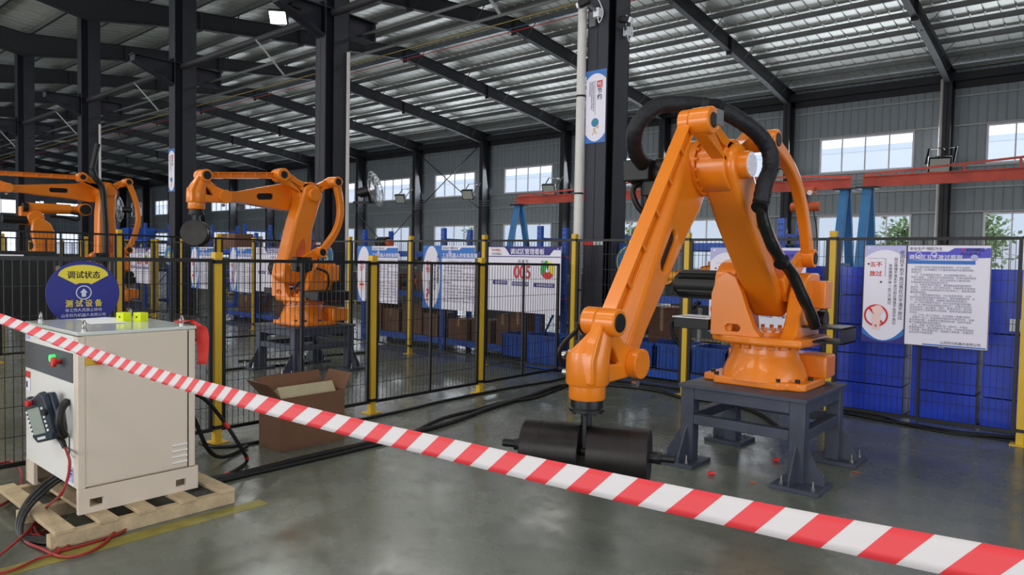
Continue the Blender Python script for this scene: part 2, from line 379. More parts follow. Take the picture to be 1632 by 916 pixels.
# end wall, far left, with its own windows
def endpanel(y0, z0, z1):
    q = MB(); q.sheet([[(XL+h, y0+y, z0) for y, h in pw], [(XL+h, y0+y, z1) for y, h in pw]]); return q
we = bpy.data.objects.new('wall_left', None); COL.objects.link(we); struct(we)
WY = [(-3.0, 0.9), (3.9, 7.8), (10.4, 14.3), (16.9, 20.8), (23.4, 27.3), (28.9, 32.8)]
q = MB(); y = YF
while y < YW:
    inw = any(a-.1 < y+.3 < c_ for a, c_ in WY)
    for z0, z1 in ([(0, 1.3), (3.9, 5.87), (7.48, 11.4)] if inw else [(0, 11.4)]): e = endpanel(y, z0, z1); q.add(e.v, e.f)
    y += .65
stuff(q.build('end_wall_panels', WALLM, we, smooth=False))
for z in (8.72, 7.52, 5.83, 4.94, 3.95):
    b = MB(); b.bb(XL+.03, XL+.12, YF, YW, z-.03, z+.035); b.build('wall_girt', WGIRT, we, smooth=False)
for a, c_ in WY:
    for z0, z1 in ((5.87, 7.48), (1.3, 3.9)):
        wn += 1; q = MB(); q.prism([rect(a, c_, z0, z1), rect(a+.07, c_-.07, z0+.07, z1-.07)], XL-.02, XL+.1, 'yz')
        r = struct(q.build('window_%d' % wn, WFRAME, smooth=False))
        q = MB(); q.bb(XL+.02, XL+.08, (a+c_)/2-.03, (a+c_)/2+.03, z0+.07, z1-.07); q.build('mullion', WFRAME, r, smooth=False)
        for s in (0, 1): q = MB(); q.bb(XL+.03, XL+.035, a+.05+s*(c_-a)/2, a-.05+(s+1)*(c_-a)/2, z0+.07, z1-.07); q.build('pane', GLASS, r, smooth=False)
# wall behind the camera: solid above the doorways
b = MB(); b.bb(XL, XR, YF-.1, YF, 6.2, 10.6)
x = 6
while x > XL: b.bb(x-4.2, x+.0, YF-.1, YF, 0, 6.2) if x < -45 else b.bb(x-.8, x, YF-.1, YF, 0, 6.2); x -= 6.5 if x >= -45 else 4.2
struct(b.build('wall_front', WALLM, smooth=False))
b = MB(); b.bb(XR, XR+.1, YF, YW, 5.0, 11.4); b.bb(XR, XR+.1, 8, YW, 0, 5); b.bb(XR, XR+.1, YF, -2, 0, 5); struct(b.build('wall_right', WALLM, smooth=False))
# inner row of H columns with crane corbels
def column_bm():
    b = MB(); x0, x1, y0, y1 = -.165, .165, 8.2, 8.76; H = roofz(8.2)-.3
    b.bb(x0, x1, y0, y0+.018, 0, H); b.bb(x0, x1, y1-.018, y1, 0, H); b.bb(-.008, .008, y0, y1, 0, H)
    b.bb(x0, x0+.012, y0, y0+.16, 0, H) ; b.bb(x0, x1, y0-.0, y1+.06, 0, .03)
    b.bb(x1-.012, x1, y0+.2, y1, 0, H)
    return b
def corbel_bm():
    b = MB()
    for s in (-.15, .15):
        pass
    b.prism([[(7.25, 6.5), (8.2, 6.5), (8.2, 5.93), (7.25, 6.33)]], -.012, .012, 'yz')
    b.prism([[(7.25, 6.33), (7.25, 6.35), (8.2, 5.95), (8.2, 5.93)]], -.14, .14, 'yz')
    b.bb(-.14, .14, 7.2, 9.5, 6.48, 6.5); b.bb(-.14, .14, 7.24, 7.26, 6.33, 6.5)
    b.bb(-.14, .14, 8.76, 9.45, 6.07, 6.09); b.bb(-.14, .14, 9.43, 9.45, 6.07, 6.5); b.bb(-.012, .012, 8.76, 9.45, 6.08, 6.49); b.bb(-.14, .14, 8.2, 8.22, 5.9, 6.6)
    return b
cme = column_bm().mesh('steel_column', DARK, False); kme = corbel_bm().mesh('crane_corbel', DARK, False)
for k in range(-1, 8):
    X = -5.51-6.53*k; o = struct(link('steel_column', cme)); o.location.x = X; c2 = link('crane_corbel', kme, o)
    b = MB(); b.cyl((X+.1, 8.42, 6.42), (X+6.45, 8.42, 6.42), .075, 12); b.build('strut_tube', DARK2, struct(bpy.data.objects.new('column_strut', None)))
    st = bpy.data.objects['column_strut'] if False else None
    # thin light drain conduits on the column
    if k in (1, 3): b = MB(); b.cyl((X+.2, 8.72, 0), (X+.2, 8.72, 5.7), .036, 8); struct(b.build('conduit', PIPEW))
    if k == 1: b = MB(); b.cyl((X-.2, 8.25, 0), (X-.2, 8.25, 5.4), .018, 8); struct(b.build('conduit', PIPEW))
for o in list(bpy.data.objects):
    if o.name.startswith('column_strut'):
        for ch in list(o.children): ch.parent = None; struct(ch)
        bpy.data.objects.remove(o)
# conductor cables and light hangers along the row
for i, (yy, z, m, r) in enumerate(((9.25, 5.5, REDC, .008), (9.32, 5.72, mat('cable_yellow', (150, 130, 60), .6), .008), (9.4, 5.62, mat('cable_blue', (50, 80, 110), .6), .008), (9.5, 5.95, PURL, .03), (9.2, 6.2, PURL, .03))):
    b = MB(); b.cyl((-50, yy, z), (2, yy, z), r, 6); struct(b.build('conductor_rail', m))
for k in range(0, 5):
    X = -8.2-6.53*k; b = MB(); b.bar((X, 8.35, 6.4), (X+.25, 8.9, 5.7), .05, .03); struct(b.build('tie_bar', WGIRT))
# big white downpipe on the nearest column
p = thing('drain_pipe', (-5.745, 8.16, 0), 'thick white vertical drain pipe strapped to left edge of nearest dark column', 'pipe')
b = MB(); b.cyl((-5.745, 8.16, 0), (-5.745, 8.16, 9.5), .062, 20); b.build('pipe', PIPEW, p)
for z in (1.2, 2.55, 3.9, 5.2):
    b = MB(); b.cyl((-5.745, 8.16, z-.012), (-5.745, 8.16, z+.012), .07, 20); b.build('pipe_clamp', BLACKM, p)
# wall downpipes
for k in (0, 4): b = MB(); b.cyl((-5.4-6.5*k-.25, 33.9, 0), (-5.4-6.5*k-.25, 33.9, 9.4), .07, 12); struct(b.build('conduit', PIPEW))
# cross bracing rods on the wall
for (k, z0, z1) in ((4, 4.8, 9.2), (5, .2, 4.9), (10, 1, 9)):
    xa, xb = -5.4-6.5*k, -11.9-6.5*k
    for s in ((z0, z1), (z1, z0)):
        b = MB(); b.cyl((xa, 33.7, s[0]), (xb, 33.7, s[1]), .035, 6); struct(b.build('bracing_rod', DARK2))
b = MB()
for z in (5.35, 5.2, 5.05): b.cyl((-70, 33.3, z), (4, 33.3, z), .015, 5)
struct(b.build('trim_2', PURL))
# floor details
b = MB(); b.bb(-4.2, -4.08, .9, 2.42, 0, .002); struct(b.build('floor_line', TAPEY))
b = MB(); b.bb(-5.05, -4.9, -.4, 1.15, 0, .002); struct(b.build('floor_line', TAPEY))
# ------------------------------------------------------------------ outside the windows
b = MB(); b.bb(-160, 30, 48, 60, -.5, 9.1); nb = b.build('neighbour_building', FACADE, smooth=False); tag(nb, 'long pale blue grey factory building seen outside through the wall windows', 'building')
b = MB(); b.bb(-160, 30, 47.98, 48, 8.8, 9.15); b.build('roof_edge', FACADE2, nb, smooth=False)
for i in range(16):
    b = MB(); x = 10-7.5*i; b.bb(x-1.8, x+1.8, 47.9, 48, 1, 3.2); b.build('window', WFRAME, nb, smooth=False)
b = MB(); b.bb(-300, 120, YW+1.2, 200, -.15, -.05); struct(b.build('yard_ground', mat('yard', (170, 170, 165), .9)))
def tree(x, y, h, r, label):
    t = thing('tree', (x, y, 0), label, 'tree', 'trees outside the windows')
    q = MB(); q.tube([(x, y, -.05), (x+.1, y, h*.5), (x, y, h*.85)], .1, 8, [.14, .1, .04]); q.build('trunk', BARK, t)
    q = MB(); rr = random.Random(int(x*10))
    for i in range(900):
        a = Vector((rr.gauss(0, 1), rr.gauss(0, 1), rr.gauss(0, 1))).normalized()*r*rr.uniform(.4, 1)*(.8+.3*sin(i)); c = Vector((x, y, h*.7))+Vector((a.x, a.y, a.z*1.1))
        e = Vector((rr.uniform(-1, 1), rr.uniform(-1, 1), rr.uniform(-1, 1))).normalized()*.14; g = e.cross(Vector((rr.uniform(-1, 1), .3, 1))).normalized()*.09
        q.add([c-e, c+g, c+e, c-g], [(0, 1, 2, 3)])
    stuff(q.build('foliage', LEAFM, t, smooth=False))
for x, h, r, l in ((-4.6, 4.2, 1.5, 'leafy green tree outside lower window at far right of wall'), (-7.6, 4.0, 1.5, 'leafy tree behind the blue gantry legs outside lower window'), (-15.0, 4.0, 1.5, 'leafy tree outside lower window framed between the robot arms'),
                   (-22.2, 4.2, 1.3, 'leafy tree outside lower window above the numbered board'), (-35, 4.4, 1.5, 'leafy tree outside lower window behind the round wall fan')): tree(x, 37.6, h, r, l)
# ================================================================== ROBOT CELLS
def ring_bolts(b, c, R, n, r, h, axis='x'):
    for i in range(n):
        a = 2*pi*(i+.5)/n
        if axis == 'x': p = Vector((c[0], c[1]+R*cos(a), c[2]+R*sin(a))); d = Vector((h, 0, 0))
        else: p = Vector((c[0]+R*cos(a), c[1]+R*sin(a), c[2])); d = Vector((0, 0, h))
        b.cyl(p, p+d, r, 6)
    return b
def pedestal(X, Y, label, group='grey robot tables'):
    t = thing('robot_table', (X, Y, 0), label, 'table', group); t_ = lambda x, y, z: (X+x, Y+y, z)
    b = MB(); b.box(t_(0, 0, .625), (1.0, 1.0, .03)); b.build('table_top', TABLE, t, .004)
    w_ = .11
    for sx in (-1, 1):
        for sy in (-1, 1):
            b = MB(); b.box(t_(sx*.43, sy*.43, .32), (w_, w_, .6)); b.build('leg', TABLE, t, .006)
            b = MB(); b.box(t_(sx*.47, sy*.47, .015), (.34, .34, .03)); fp = b.build('foot_plate', TABLE, t, .003)
            b = MB(); b.prism([[(sx*.485, .03), (sx*.62, .03), (sx*.62, .07), (sx*.485, .3)]], sy*.43-.006, sy*.43+.006, fn=lambda q, h: t_(q[0], h, q[1])); b.build('gusset', TABLE, t, smooth=False)
            b = MB(); b.prism([[(sy*.485, .03), (sy*.62, .03), (sy*.62, .07), (sy*.485, .3)]], sx*.43-.006, sx*.43+.006, fn=lambda q, h: t_(h, q[0], q[1])); b.build('gusset', TABLE, t, smooth=False)
            for ax, ay in ((.59, .59), (.59, .37), (.37, .59)):
                b = MB(); b.cyl(t_(sx*ax, sy*ay, .03), t_(sx*ax, sy*ay, .05), .016, 6); b.cyl(t_(sx*ax, sy*ay, .05), t_(sx*ax, sy*ay, .095), .007, 8); b.build('anchor_bolt', STEEL, fp)
    for z, h in ((.565, .09), (.36, .075)):
        for s in (-1, 1):
            b = MB(); b.box(t_(0, s*.44, z), (.75, .08, h)); b.build('rail', TABLE, t, .005)
            b = MB(); b.box(t_(s*.44, 0, z), (.08, .75, h)); b.build('rail', TABLE, t, .005)
    return t
def base_of(t, X0):
    """base + turning column, common to the palletising robots; local metres, z=0 on the table"""
    b = MB(); c = .09
    b.prism([[(-.43, -.2), (-.34, -.2), (-.3, -.3), (.22, -.3), (.27, -.25), (.36, -.25), (.4, -.2), (.4, .26), (.34, .34), (-.36, .34), (-.43, .26)]], 0, .06, 'xy'); b.build('base_plate', ORANGE, t, .012, seg=3)
    b = MB(); b.lathe((0, 0, 0), [(.335, .05), (.325, .09), (.3, .16), (.268, .23), (.256, .26), (.256, .33)], 40); b.build('base_casting', ORANGE, t)
    b = MB(); b.bb(-.4, .42, .2, .46, .05, .24); b.build('connector_box', ORANGE, t, .02)
    for x, y in ((-.38, -.13), (-.3, -.24), (.2, -.25), (.33, -.19), (.34, .24), (-.36, .26), (-.38, .1), (.36, .02)):
        b = MB(); b.cyl((x, y, .06), (x, y, .085), .02, 8); b.build('base_bolt', BLACKM, t)
    b = MB()
    for i in range(18):
        a = radians(20*i); b.box((.262*cos(a), .262*sin(a), .31), (.03, .05, .03), a)
    b.build('swivel_ring', ORANGE, t, .004)
    # carousel plate
    b = MB(); b.prism([[(-.37, -.2), (-.2, -.32), (.1, -.36), (.38, -.3), (.4, -.1), (.4, .35), (.2, .4), (-.37, .38)]], .335, .4, 'xy'); b.build('carousel_plate', ORANGE, t, .02, seg=3)
    b = MB(); b.lathe((0.02, 0, 0), [(.2, .4), (.2, .43), (.15, .44)], 32); ring_bolts(b, (.02, 0, .44), .175, 16, .016, .025, 'z'); b.build('swivel_gear', ORANGE, t)
    # left cheek with oval opening
    oval = [(-.13+.05*cos(radians(a)), .5+.03*sin(radians(a))) for a in range(90, 271, 30)]+[(.02+.05*cos(radians(a)), .5+.03*sin(radians(a))) for a in range(-90, 91, 30)]
    ol = [(-.3, .39), (-.27, .46), (-.25, .62)]+[(0+.25*cos(radians(a)), .8+.2*sin(radians(a))) for a in range(180, -1, -15)]+[(.27, .6), (.33, .39)]
    b = MB(); b.prism([ol, oval], -.34, -.17); b.build('left_cheek', ORANGE, t, .025, seg=3)
    b = MB(); b.box((-.24, -.26, .68), (.12, .06, .06)); b.build('cheek_boss', ORANGE, t, .01)
    b = MB(); b.prism([[(-.3, .39), (-.22, .43), (-.14, .55), (-.08, .74), (.0, .86), (.12, .9), (.3, .9), (.34, .7), (.33, .39)]], .2, .32); b.build('right_cheek', ORANGE, t, .02, seg=3)
    b = MB(); b.bb(.3, .42, .12, .3, .62, .84); b.build('junction_box', ORANGE, t, .01)
    ov2 = [(-.19+.028*cos(radians(a)), .455+.028*sin(radians(a))) for a in range(90, 271, 30)]+[(-.12+.028*cos(radians(a)), .455+.028*sin(radians(a))) for a in range(-90, 91, 30)]
    b = MB(); b.prism([[(-.34, .39), (.08, .39), (.02, .46), (-.04, .6), (-.09, .75), (-.14, .86), (-.22, .9), (-.3, .84), (-.34, .72)], ov2], -.3, -.225, 'xz'); b.build('front_web', ORANGE, t, .016, seg=3)
    # main motors
    b = MB(); b.cyl((-.34, 0, .78), (-.76, 0, .78), .115, 24); b.cyl((-.76, 0, .78), (-.8, 0, .78), .08, 24)
    for i in range(12): a = 2*pi*i/12; b.box((-.56, .115*cos(a), .78+.115*sin(a)), (.36, .02, .02), rot=Matrix.Rotation(-a, 3, 'X'))
    b.build('lower_arm_motor', BLACKP, t)
    b = MB(); b.bb(-.72, -.4, -.2, .1, .41, .5); b.bb(-.66, -.44, -.2, -.15, .5, .51); b.build('left_tray', BLACKM, t, .012)
    q = MB(); q.bb(-.73, -.39, -.21, .11, .5, .508); q.build('tray_lid', PWHITE, t)
    b = MB(); b.bb(.3, .62, -.1, .25, .48, .495); b.bb(.3, .62, -.1, .25, .37, .385); b.bb(.6, .62, -.1, .25, .37, .495); b.build('right_bracket', BLACKM, t, .004)
    b = MB(); b.cyl((.1, .3, .52), (.38, .3, .52), .08, 16); b.cyl((.05, .15, .7), (.3, .2, .66), .07, 14); b.build('swivel_motor', BLACKP, t)
def linkmap(A, B, dx0=0, dx1=0):
    """maps (u,v) along A->B (y,z) plus lateral h to local coords; lateral drifts dx0..dx1"""
    A = Vector(A); B = Vector(B); L = (B-A).length; d = (B-A)/L; n = Vector((d.y, -d.x))   # Vector2 (y,z)
    return L, (lambda q, h: (h+dx0+(dx1-dx0)*q[0]/L, A.x+d.x*q[0]+n.x*q[1], A.y+d.y*q[0]+n.y*q[1]))
def palletiser(X, Y, label, E, L2, ang, j2y=0., rodlat=True, dress=True, group='orange palletising robots'):
    """E: elbow (y,z) local, ang: forearm direction in degrees (y,z), front is -y"""
    t = thing('palletising_robot', (X, Y, .64), label, 'robot', group, local=True)
    base_of(t, X)
    J2 = (j2y, .81); E = tuple(E); J5 = (E[0]+L2*cos(radians(ang)), E[1]+L2*sin(radians(ang)))
    TL = (E[0]-.45, E[1]+.24); TR = (E[0]+.33, E[1]+.21); RB = (J2[0]+.33, J2[1]+.21); W = (J5[0]-.25, J5[1]+.245)
    # ---- lower arm
    L, mp = linkmap(J2, E, .01, .01)
    # v>0 must be the back: check sign
    sgn = 1 if mp((0, 1), 0)[1] > mp((0, 0), 0)[1] else -1
    M2 = lambda q, h: mp((q[0], q[1]*sgn), h)
    prof = [(-.2, -.19), (-.1, -.2), (L-.42, -.185), (L-.27, -.17)]+[(L+.155*cos(radians(a)), .155*sin(radians(a))) for a in range(-75, 76, 25)]+[(L-.3, .13), (L-.5, .12), (.35, .16), (.1, .2), (-.1, .2), (-.22, .1), (-.25, -.08)]
    hole = [(.2+.035*cos(radians(a)), -.02+.035*sin(radians(a))) for a in range(0, 360, 30)]
    b = MB(); b.prism([prof], -.13, .13, fn=M2); lo = b.build('lower_arm', ORANGE, t, .035, seg=3)
    # recessed pocket near the top and round cover low on the front, oval slots on the side
    def patch(pts, v0, t0, m, nm): q = MB(); q.prism([pts], 0, t0, fn=lambda p, h: M2((p[0], v0-h), p[1])); return q.build(nm, m, lo)
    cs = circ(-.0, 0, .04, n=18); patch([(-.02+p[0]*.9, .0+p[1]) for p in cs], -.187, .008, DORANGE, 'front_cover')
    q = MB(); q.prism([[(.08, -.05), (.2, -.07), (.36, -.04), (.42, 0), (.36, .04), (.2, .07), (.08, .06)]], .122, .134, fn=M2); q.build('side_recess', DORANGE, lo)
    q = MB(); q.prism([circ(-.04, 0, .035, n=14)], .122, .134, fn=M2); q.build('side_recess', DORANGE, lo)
    if dress: q = MB(); q.prism([[(L-.66, -.05), (L-.52, -.09), (L-.42, -.02), (L-.56, .05)]], .126, .136, fn=M2); q.build('side_plate', BLACKM, lo)
    ey = lambda x0, x1, r, m, nm, pr=t, c=E: MB().cyl((x0, c[0], c[1]), (x1, c[0], c[1]), r, 36).build(nm, m, pr, .008)
    ey(-.12, .09, .185, ORANGE, 'elbow_head', lo)
    b = MB(); b.cyl((-.165, E[0], E[1]), (-.12, E[0], E[1]), .205, 40); ring_bolts(b, (-.12, E[0], E[1]), .192, 16, .014, .02); b.build('elbow_flange', ORANGE, t)
    b = MB(); ring_bolts(b, (.09, E[0], E[1]), .12, 10, .016, .02); b.cyl((.09, E[0], E[1]), (.12, E[0], E[1]), .09, 24); b.build('elbow_reducer', ORANGE, t)
    if not dress:
        k_ = j2y*.3
        b = MB(); b.cyl((.3, -.22+k_, .84), (.5, -.22+k_, .84), .1, 20); b.bb(.32, .44, -.34+k_, -.1+k_, .76, .95); b.build('side_motor', BLACKP, t, .01)
        b = MB(); b.tube(spline([(.46, -.3+k_, .78), (.5, -.33, .66), (.48, -.4, .6), (.46, -.46, .52)]), .02, 8); b.build('side_hose', BLACKP, t); b = MB(); b.tube(spline([(.46, -.1, .8), (.52, .02, .74), (.5, .06, .6), (.44, .08, .5)]), .018, 8); b.build('side_hose', BLACKP, t)
        b = MB(); b.bb(.3, .66, -.22, .3, .36, .49); b.build('right_tray', BLACKM, t, .01)
    # ---- forearm
    L, mp = linkmap(E, J5, 0, .22); sgn = 1 if mp((0, 1), 0)[2] > mp((0, 0), 0)[2] else -1
    M3 = lambda q, h: mp((q[0], q[1]*sgn), h)      # v>0 = upper/front side
    prof = [(-.2*cos(radians(a)), -.2*sin(radians(a))) for a in range(-80, 81, 20)][::-1]
    prof = [(-.2*cos(radians(a)), .2*sin(radians(a))) for a in range(80, -81, -20)]+[(.25, -.2), (.55, -.15), (L-.3, -.075), (L-.02, -.06), (L+.05, 0), (L-.02, .06), (L-.3, .075), (.55, .14), (.25, .18)]
    ua, ub = .41*L, .56*L; slot = [(ua+.042*cos(radians(a)), .042*sin(radians(a))) for a in range(90, 271, 30)]+[(ub+.042*cos(radians(a)), .042*sin(radians(a))) for a in range(-90, 91, 30)]
    b = MB(); b.prism([prof, slot], -.37, -.17, fn=M3); fa = b.build('forearm', ORANGE, t, .022, seg=3)
    b = MB(); b.cyl(M3((L-.02, 0), -.37), M3((L-.02, 0), -.17), .06, 20); b.build('forearm_tip', ORANGE, fa)
    b = MB(); b.prism([[(p[0], p[1]) for p in slot]], -.21, -.2, fn=M3); b.build('slot_web', BLACKM, fa)  # black sheet stands in for the shade inside the slot
    b = MB(); b.cyl((-.37, E[0]+.02, E[1]-.02), (-.52, E[0]+.02, E[1]-.02), .12, 20); b.cyl((-.5, E[0]+.02, E[1]-.02), (-.72, E[0]+.02, E[1]-.02), .095, 8); b.bb(-.72, -.5, E[0]-.16, E[0]-.06, E[1]-.08, E[1]+.08); b.build('forearm_motor', BLACKP, t, .01)
    # ---- triangle link
    rimw = .028
    T = lambda dy, dz: (E[0]+dy, E[1]+dz)
    out = [T(-.45-.09*cos(radians(a)), .24+.09*sin(radians(a))) for a in range(-60, 91, 30)]+[T(-.36, .29), T(-.22, .21), T(-.06, .155), T(.1, .16), T(.22, .22)]+[T(.33+.08*sin(radians(a)), .21+.08*cos(radians(a))) for a in range(0, 151, 30)]+[T(.22, .1), T(.14, .0)]+[T(.12*cos(radians(a)), .12*sin(radians(a))) for a in range(-10, -191, -30)]+[T(-.16, .02)]
    h1 = [T(-.33, .18), T(-.22, .13), T(-.08, .1), T(-.07, .06), T(-.13, .03)]; h2 = [T(.02, .12), T(.12, .12), T(.2, .14), T(.1, .06), T(.04, .09)]
    b = MB(); b.prism([out, h1, h2], .0, .09); tr = b.build('triangle_link', ORANGE, t, .01)
    b = MB(); b.prism([[(E[0]+(p[0]-E[0])*.9-.0, E[1]+(p[1]-E[1])*.9+.01) for p in out]], .03, .06); b.build('link_web', ORANGE, tr)
    ey(.06, .21, .095, ORANGE, 'elbow_boss', tr)
    b = MB(); b.cyl((.205, E[0], E[1]), (.215, E[0], E[1]), .085, 28); ring_bolts(b, (.212, E[0], E[1]), .065, 8, .009, .008); b.build('pivot_cap', WHITE if dress else ORANGE, tr)
    ey(-.01, .13, .09, ORANGE, 'front_eye', tr, TL); ey(.13, .136, .05, BLACKP, 'pin_cap', tr, TL)
    ey(.06, .15, .08, ORANGE, 'rear_eye', tr, TR)
    # ---- upper rod (I section between wrist and triangle)
    L, mp = linkmap(TL, W, -.045, .065); sgn = 1 if mp((0, 1), 0)[2] > mp((0, 0), 0)[2] else -1
    M4 = lambda q, h: mp((q[0], q[1]*sgn), h); b = MB()
    b.prism([[(0, .04), (L, .04), (L, .028), (0, .028)]], -.045, .045, fn=M4); b.prism([[(0, -.04), (L, -.04), (L, -.028), (0, -.028)]], -.045, .045, fn=M4)
    b.prism([[(0, .03), (L, .03), (L, -.03), (0, -.03)]], -.02, .02, fn=M4)
    for i in range(1, 6): b.prism([[(L*i/6, .035), (L*i/6+.02, .035), (L*i/6+.02, -.035), (L*i/6, -.035)]], -.045, .045, fn=M4)
    ro = b.build('upper_rod', ORANGE, t, .004)
    ey(-.09, -.01, .085, ORANGE, 'rod_eye', ro, TL); ey(.02, .14, .075, ORANGE, 'rod_eye', ro, W); ey(.139, .146, .052, BLACKP, 'pin_cap', ro, W)
    # ---- curved rear rod
    A = Vector(TR); B = Vector(RB); d = (B-A); n = Vector((-d.y, d.x)).normalized(); n = n if n.x > 0 else -n; b = MB(); lp = []; rp = []
    for i in range(17):
        u = i/16; c = A+d*u+n*(.19*sin(pi*u)); tn = (d+n*(.19*pi*cos(pi*u))).normalized(); m_ = Vector((-tn.y, tn.x)); wd = .05-.008*sin(pi*u); lp.append(c+m_*wd); rp.append(c-m_*wd)
    b.prism([[(p.x, p.y) for p in lp]+[(p.x, p.y) for p in reversed(rp)]], .17, .25); rr = b.build('rear_rod', ORANGE, t, .012)
    for c in (TR, RB):
        ey(.15, .27, .075, ORANGE, 'rod_eye', rr, c); ey(.268, .276, .05, BLACKP, 'pin_cap', rr, c)
    L, mp = linkmap(J2, RB); b = MB(); b.prism([[(-.1, -.11), (L, -.07), (L, .07), (-.1, .11)]], .13, .18, fn=lambda q, h: mp(q, h)); b.build('crank_arm', ORANGE, t, .015)
    # ---- wrist
    ox = -.02; P = lambda dy, dz: (W[0]+dy, W[1]+dz)
    b = MB(); b.lathe((ox, W[0]-.06, W[1]), [(.11, -.16), (.118, -.2), (.118, -.33), (.112, -.34), (.1, -.345), (.1, -.41), (.094, -.42)], 36)
    wr = b.build('wrist_casing', ORANGE, t)
    rows = []
    for i in range(11):
        row = []
        for j in range(25):
            th = radians(165+j*9.4); q_ = j/24; zt = -.19+.21*min(1, max(0, (q_-.12)/.5))**1.7; u = i/10; z = -.21+(zt+.21)*u; k_ = (z+.21)/.21
            rr_ = .118-.03*k_; row.append((ox+.025*k_+rr_*cos(th), W[0]-.06+.06*k_+rr_*sin(th), W[1]+z))
        rows.append(row)
    b = MB(); b.sheet(rows); sh_ = b.build('wrist_shell', ORANGE, wr); sm_ = sh_.modifiers.new('s', 'SOLIDIFY'); sm_.thickness = .014; sm_.offset = -1
    pl_ = [P(-.06, .03), P(-.13, -.1), P(-.17, -.2), P(-.16, -.33), P(.04, -.33)]+[P(.24+.085*cos(radians(a)), -.24+.085*sin(radians(a))) for a in range(-80, 81, 20)]+[P(.15, -.12), P(.06, -.04), P(.03, .03)]
    b = MB(); b.prism([pl_, [P(-.02, -.1), P(-.01, -.23), P(.12, -.24), P(.06, -.16)]], .03+ox, .1+ox); b.build('wrist_side_plate', ORANGE, wr, .012)
    ey(-.07, .02, .078, ORANGE, 'wrist_eye', wr, W)
    b = MB(); b.cyl((.08, J5[0], J5[1]), (.14, J5[0], J5[1]), .085, 28); ring_bolts(b, (.14, J5[0], J5[1]), .068, 6, .008, .006); b.build('wrist_pivot', ORANGE, wr, .006)
    b = MB(); b.bb(-.17, -.04, W[0]+.02, W[0]+.14, W[1]-.32, W[1]-.12); b.cyl((-.1, W[0]+.06, W[1]-.15), (-.1, W[0]+.06, W[1]-.08), .05, 16); b.build('wrist_motor', BLACKP, wr, .01)
    b = MB(); b.cyl((-.17, W[0]-.04, W[1]-.2), (-.2, W[0]-.04, W[1]-.2), .022, 12); b.cyl((-.17, W[0]-.02, W[1]-.3), (-.21, W[0]-.02, W[1]-.3), .018, 12); b.cyl((.1, J5[0]-.03, J5[1]-.11), (.13, J5[0]-.03, J5[1]-.11), .02, 12); b.build('cable_gland', STEEL, wr)
    b = MB(); b.lathe((ox, W[0]-.06, W[1]), [(.085, -.415), (.088, -.43), (.088, -.465), (.096, -.47), (.096, -.485), (.05, -.49)], 28); ring_bolts(b, (ox, W[0]-.06, W[1]-.5), .08, 8, .008, .02, 'z'); b.build('tool_flange', BLACKM, wr)
    b = MB(); b.tube(spline([(-.13, W[0]+.1, W[1]-.12), (-.15, W[0]+.02, W[1]-.03), (-.13, W[0]-.02, W[1]-.06), (-.18, W[0]-.1, W[1]-.16), (-.19, W[0]-.06, W[1]-.26)]), .012, 8); b.build('wrist_hose', BLACKP, wr)
    return t, dict(W=(X, Y+W[0], .64+W[1]), J5=J5, E=E, TL=TL, TR=TR)
T1 = pedestal(-2.12, 5.67, 'dark grey steel table bolted down under the nearest robot')
T2 = pedestal(-8.73, 5.73, 'dark grey steel table behind the mesh fence, under the middle robot')
T3 = pedestal(-15.3, 5.5, 'dark grey table half hidden behind cabinet top, under the left robot')
R1, P1 = palletiser(-2.13, 5.70, 'largest orange palletising robot in front, arm bent down to black drum', (-.92, 1.65), 1.807, 180+44.2)
R2, P2 = palletiser(-8.73, 5.70, 'middle orange palletising robot behind mesh fence, forearm nearly level', (.05, 1.82), 1.28, 180+5.5, j2y=-.2, dress=False)
R3, P3 = palletiser(-15.25, 5.45, 'left orange palletising robot with forearm reaching out past picture edge', (0., 2.16), 1.66, 180+2.5, dress=False)
# dress pack of the near robot: corrugated sleeve over the arm
def dpath(L): return [atX(x, y, X)-Vector((-2.13, 5.70, .64)) for x, y, X in L]
b = MB(); p = spline(dpath([(1043, 300, -2.72), (1034, 272, -2.7), (1014, 245, -2.66), (1011, 215, -2.6), (1022, 190, -2.55), (1048, 169, -2.48), (1085, 166, -2.36), (1120, 168, -2.25), (1150, 176, -2.1), (1180, 192, -2.0), (1207, 212, -1.93), (1226, 240, -1.88), (1228, 268, -1.86), (1219, 292, -1.86), (1213, 322, -1.87)]), 8)
b.tube(p, .06, 14, [.058+.0012*sin(i*1.7)+.001*sin(i*4.1) for i in range(len(p))]); b.build('cable_sleeve', mat('sleeve_fabric', (19, 20, 27), .6, 0, 0, .3, 12, .9, 22), R1)
b = MB(); p = spline(dpath([(1213, 322, -1.87), (1216, 350, -1.87), (1228, 385, -1.85), (1242, 410, -1.83), (1262, 436, -1.8), (1278, 470, -1.76), (1292, 500, -1.73), (1299, 520, -1.72)]), 7)
b.tube(p, .045, 12, [.043+.0015*sin(i*.9) for i in range(len(p))]); b.build('cable_sleeve', mat('sleeve_vinyl', (18, 18, 20), .3, 0, .2, .1, 9, .4, 25), R1)
for x, y, X in ((1140, 172, -2.12), (1213, 325, -1.87), (1246, 416, -1.82)):
    c = atX(x, y, X)-Vector((-2.13, 5.70, .64)); b = MB(); b.cyl(c-Vector((0, .03, .03)), c+Vector((0, .02, .02)), .058 if y < 330 else .048, 16); b.build('hose_clamp', BLACKM, R1)
b = MB(); c = atX(1146, 187, -2.0)-Vector((-2.13, 5.70, .64)); b.box(c, (.02, .1, .1)); b.build('clamp_plate', STEEL, R1)
c = atX(1035, 295, -2.72)-Vector((-2.13, 5.70, .64)); b = MB(); b.box(c+Vector((.05, 0, .02)), (.14, .2, .22)); b.cyl(c-Vector((0, .05, .06)), c-Vector((0, .05, .2)), .04, 12); b.cyl(c+Vector((.03, .08, -.06)), c+Vector((.03, .08, -.24)), .04, 12)
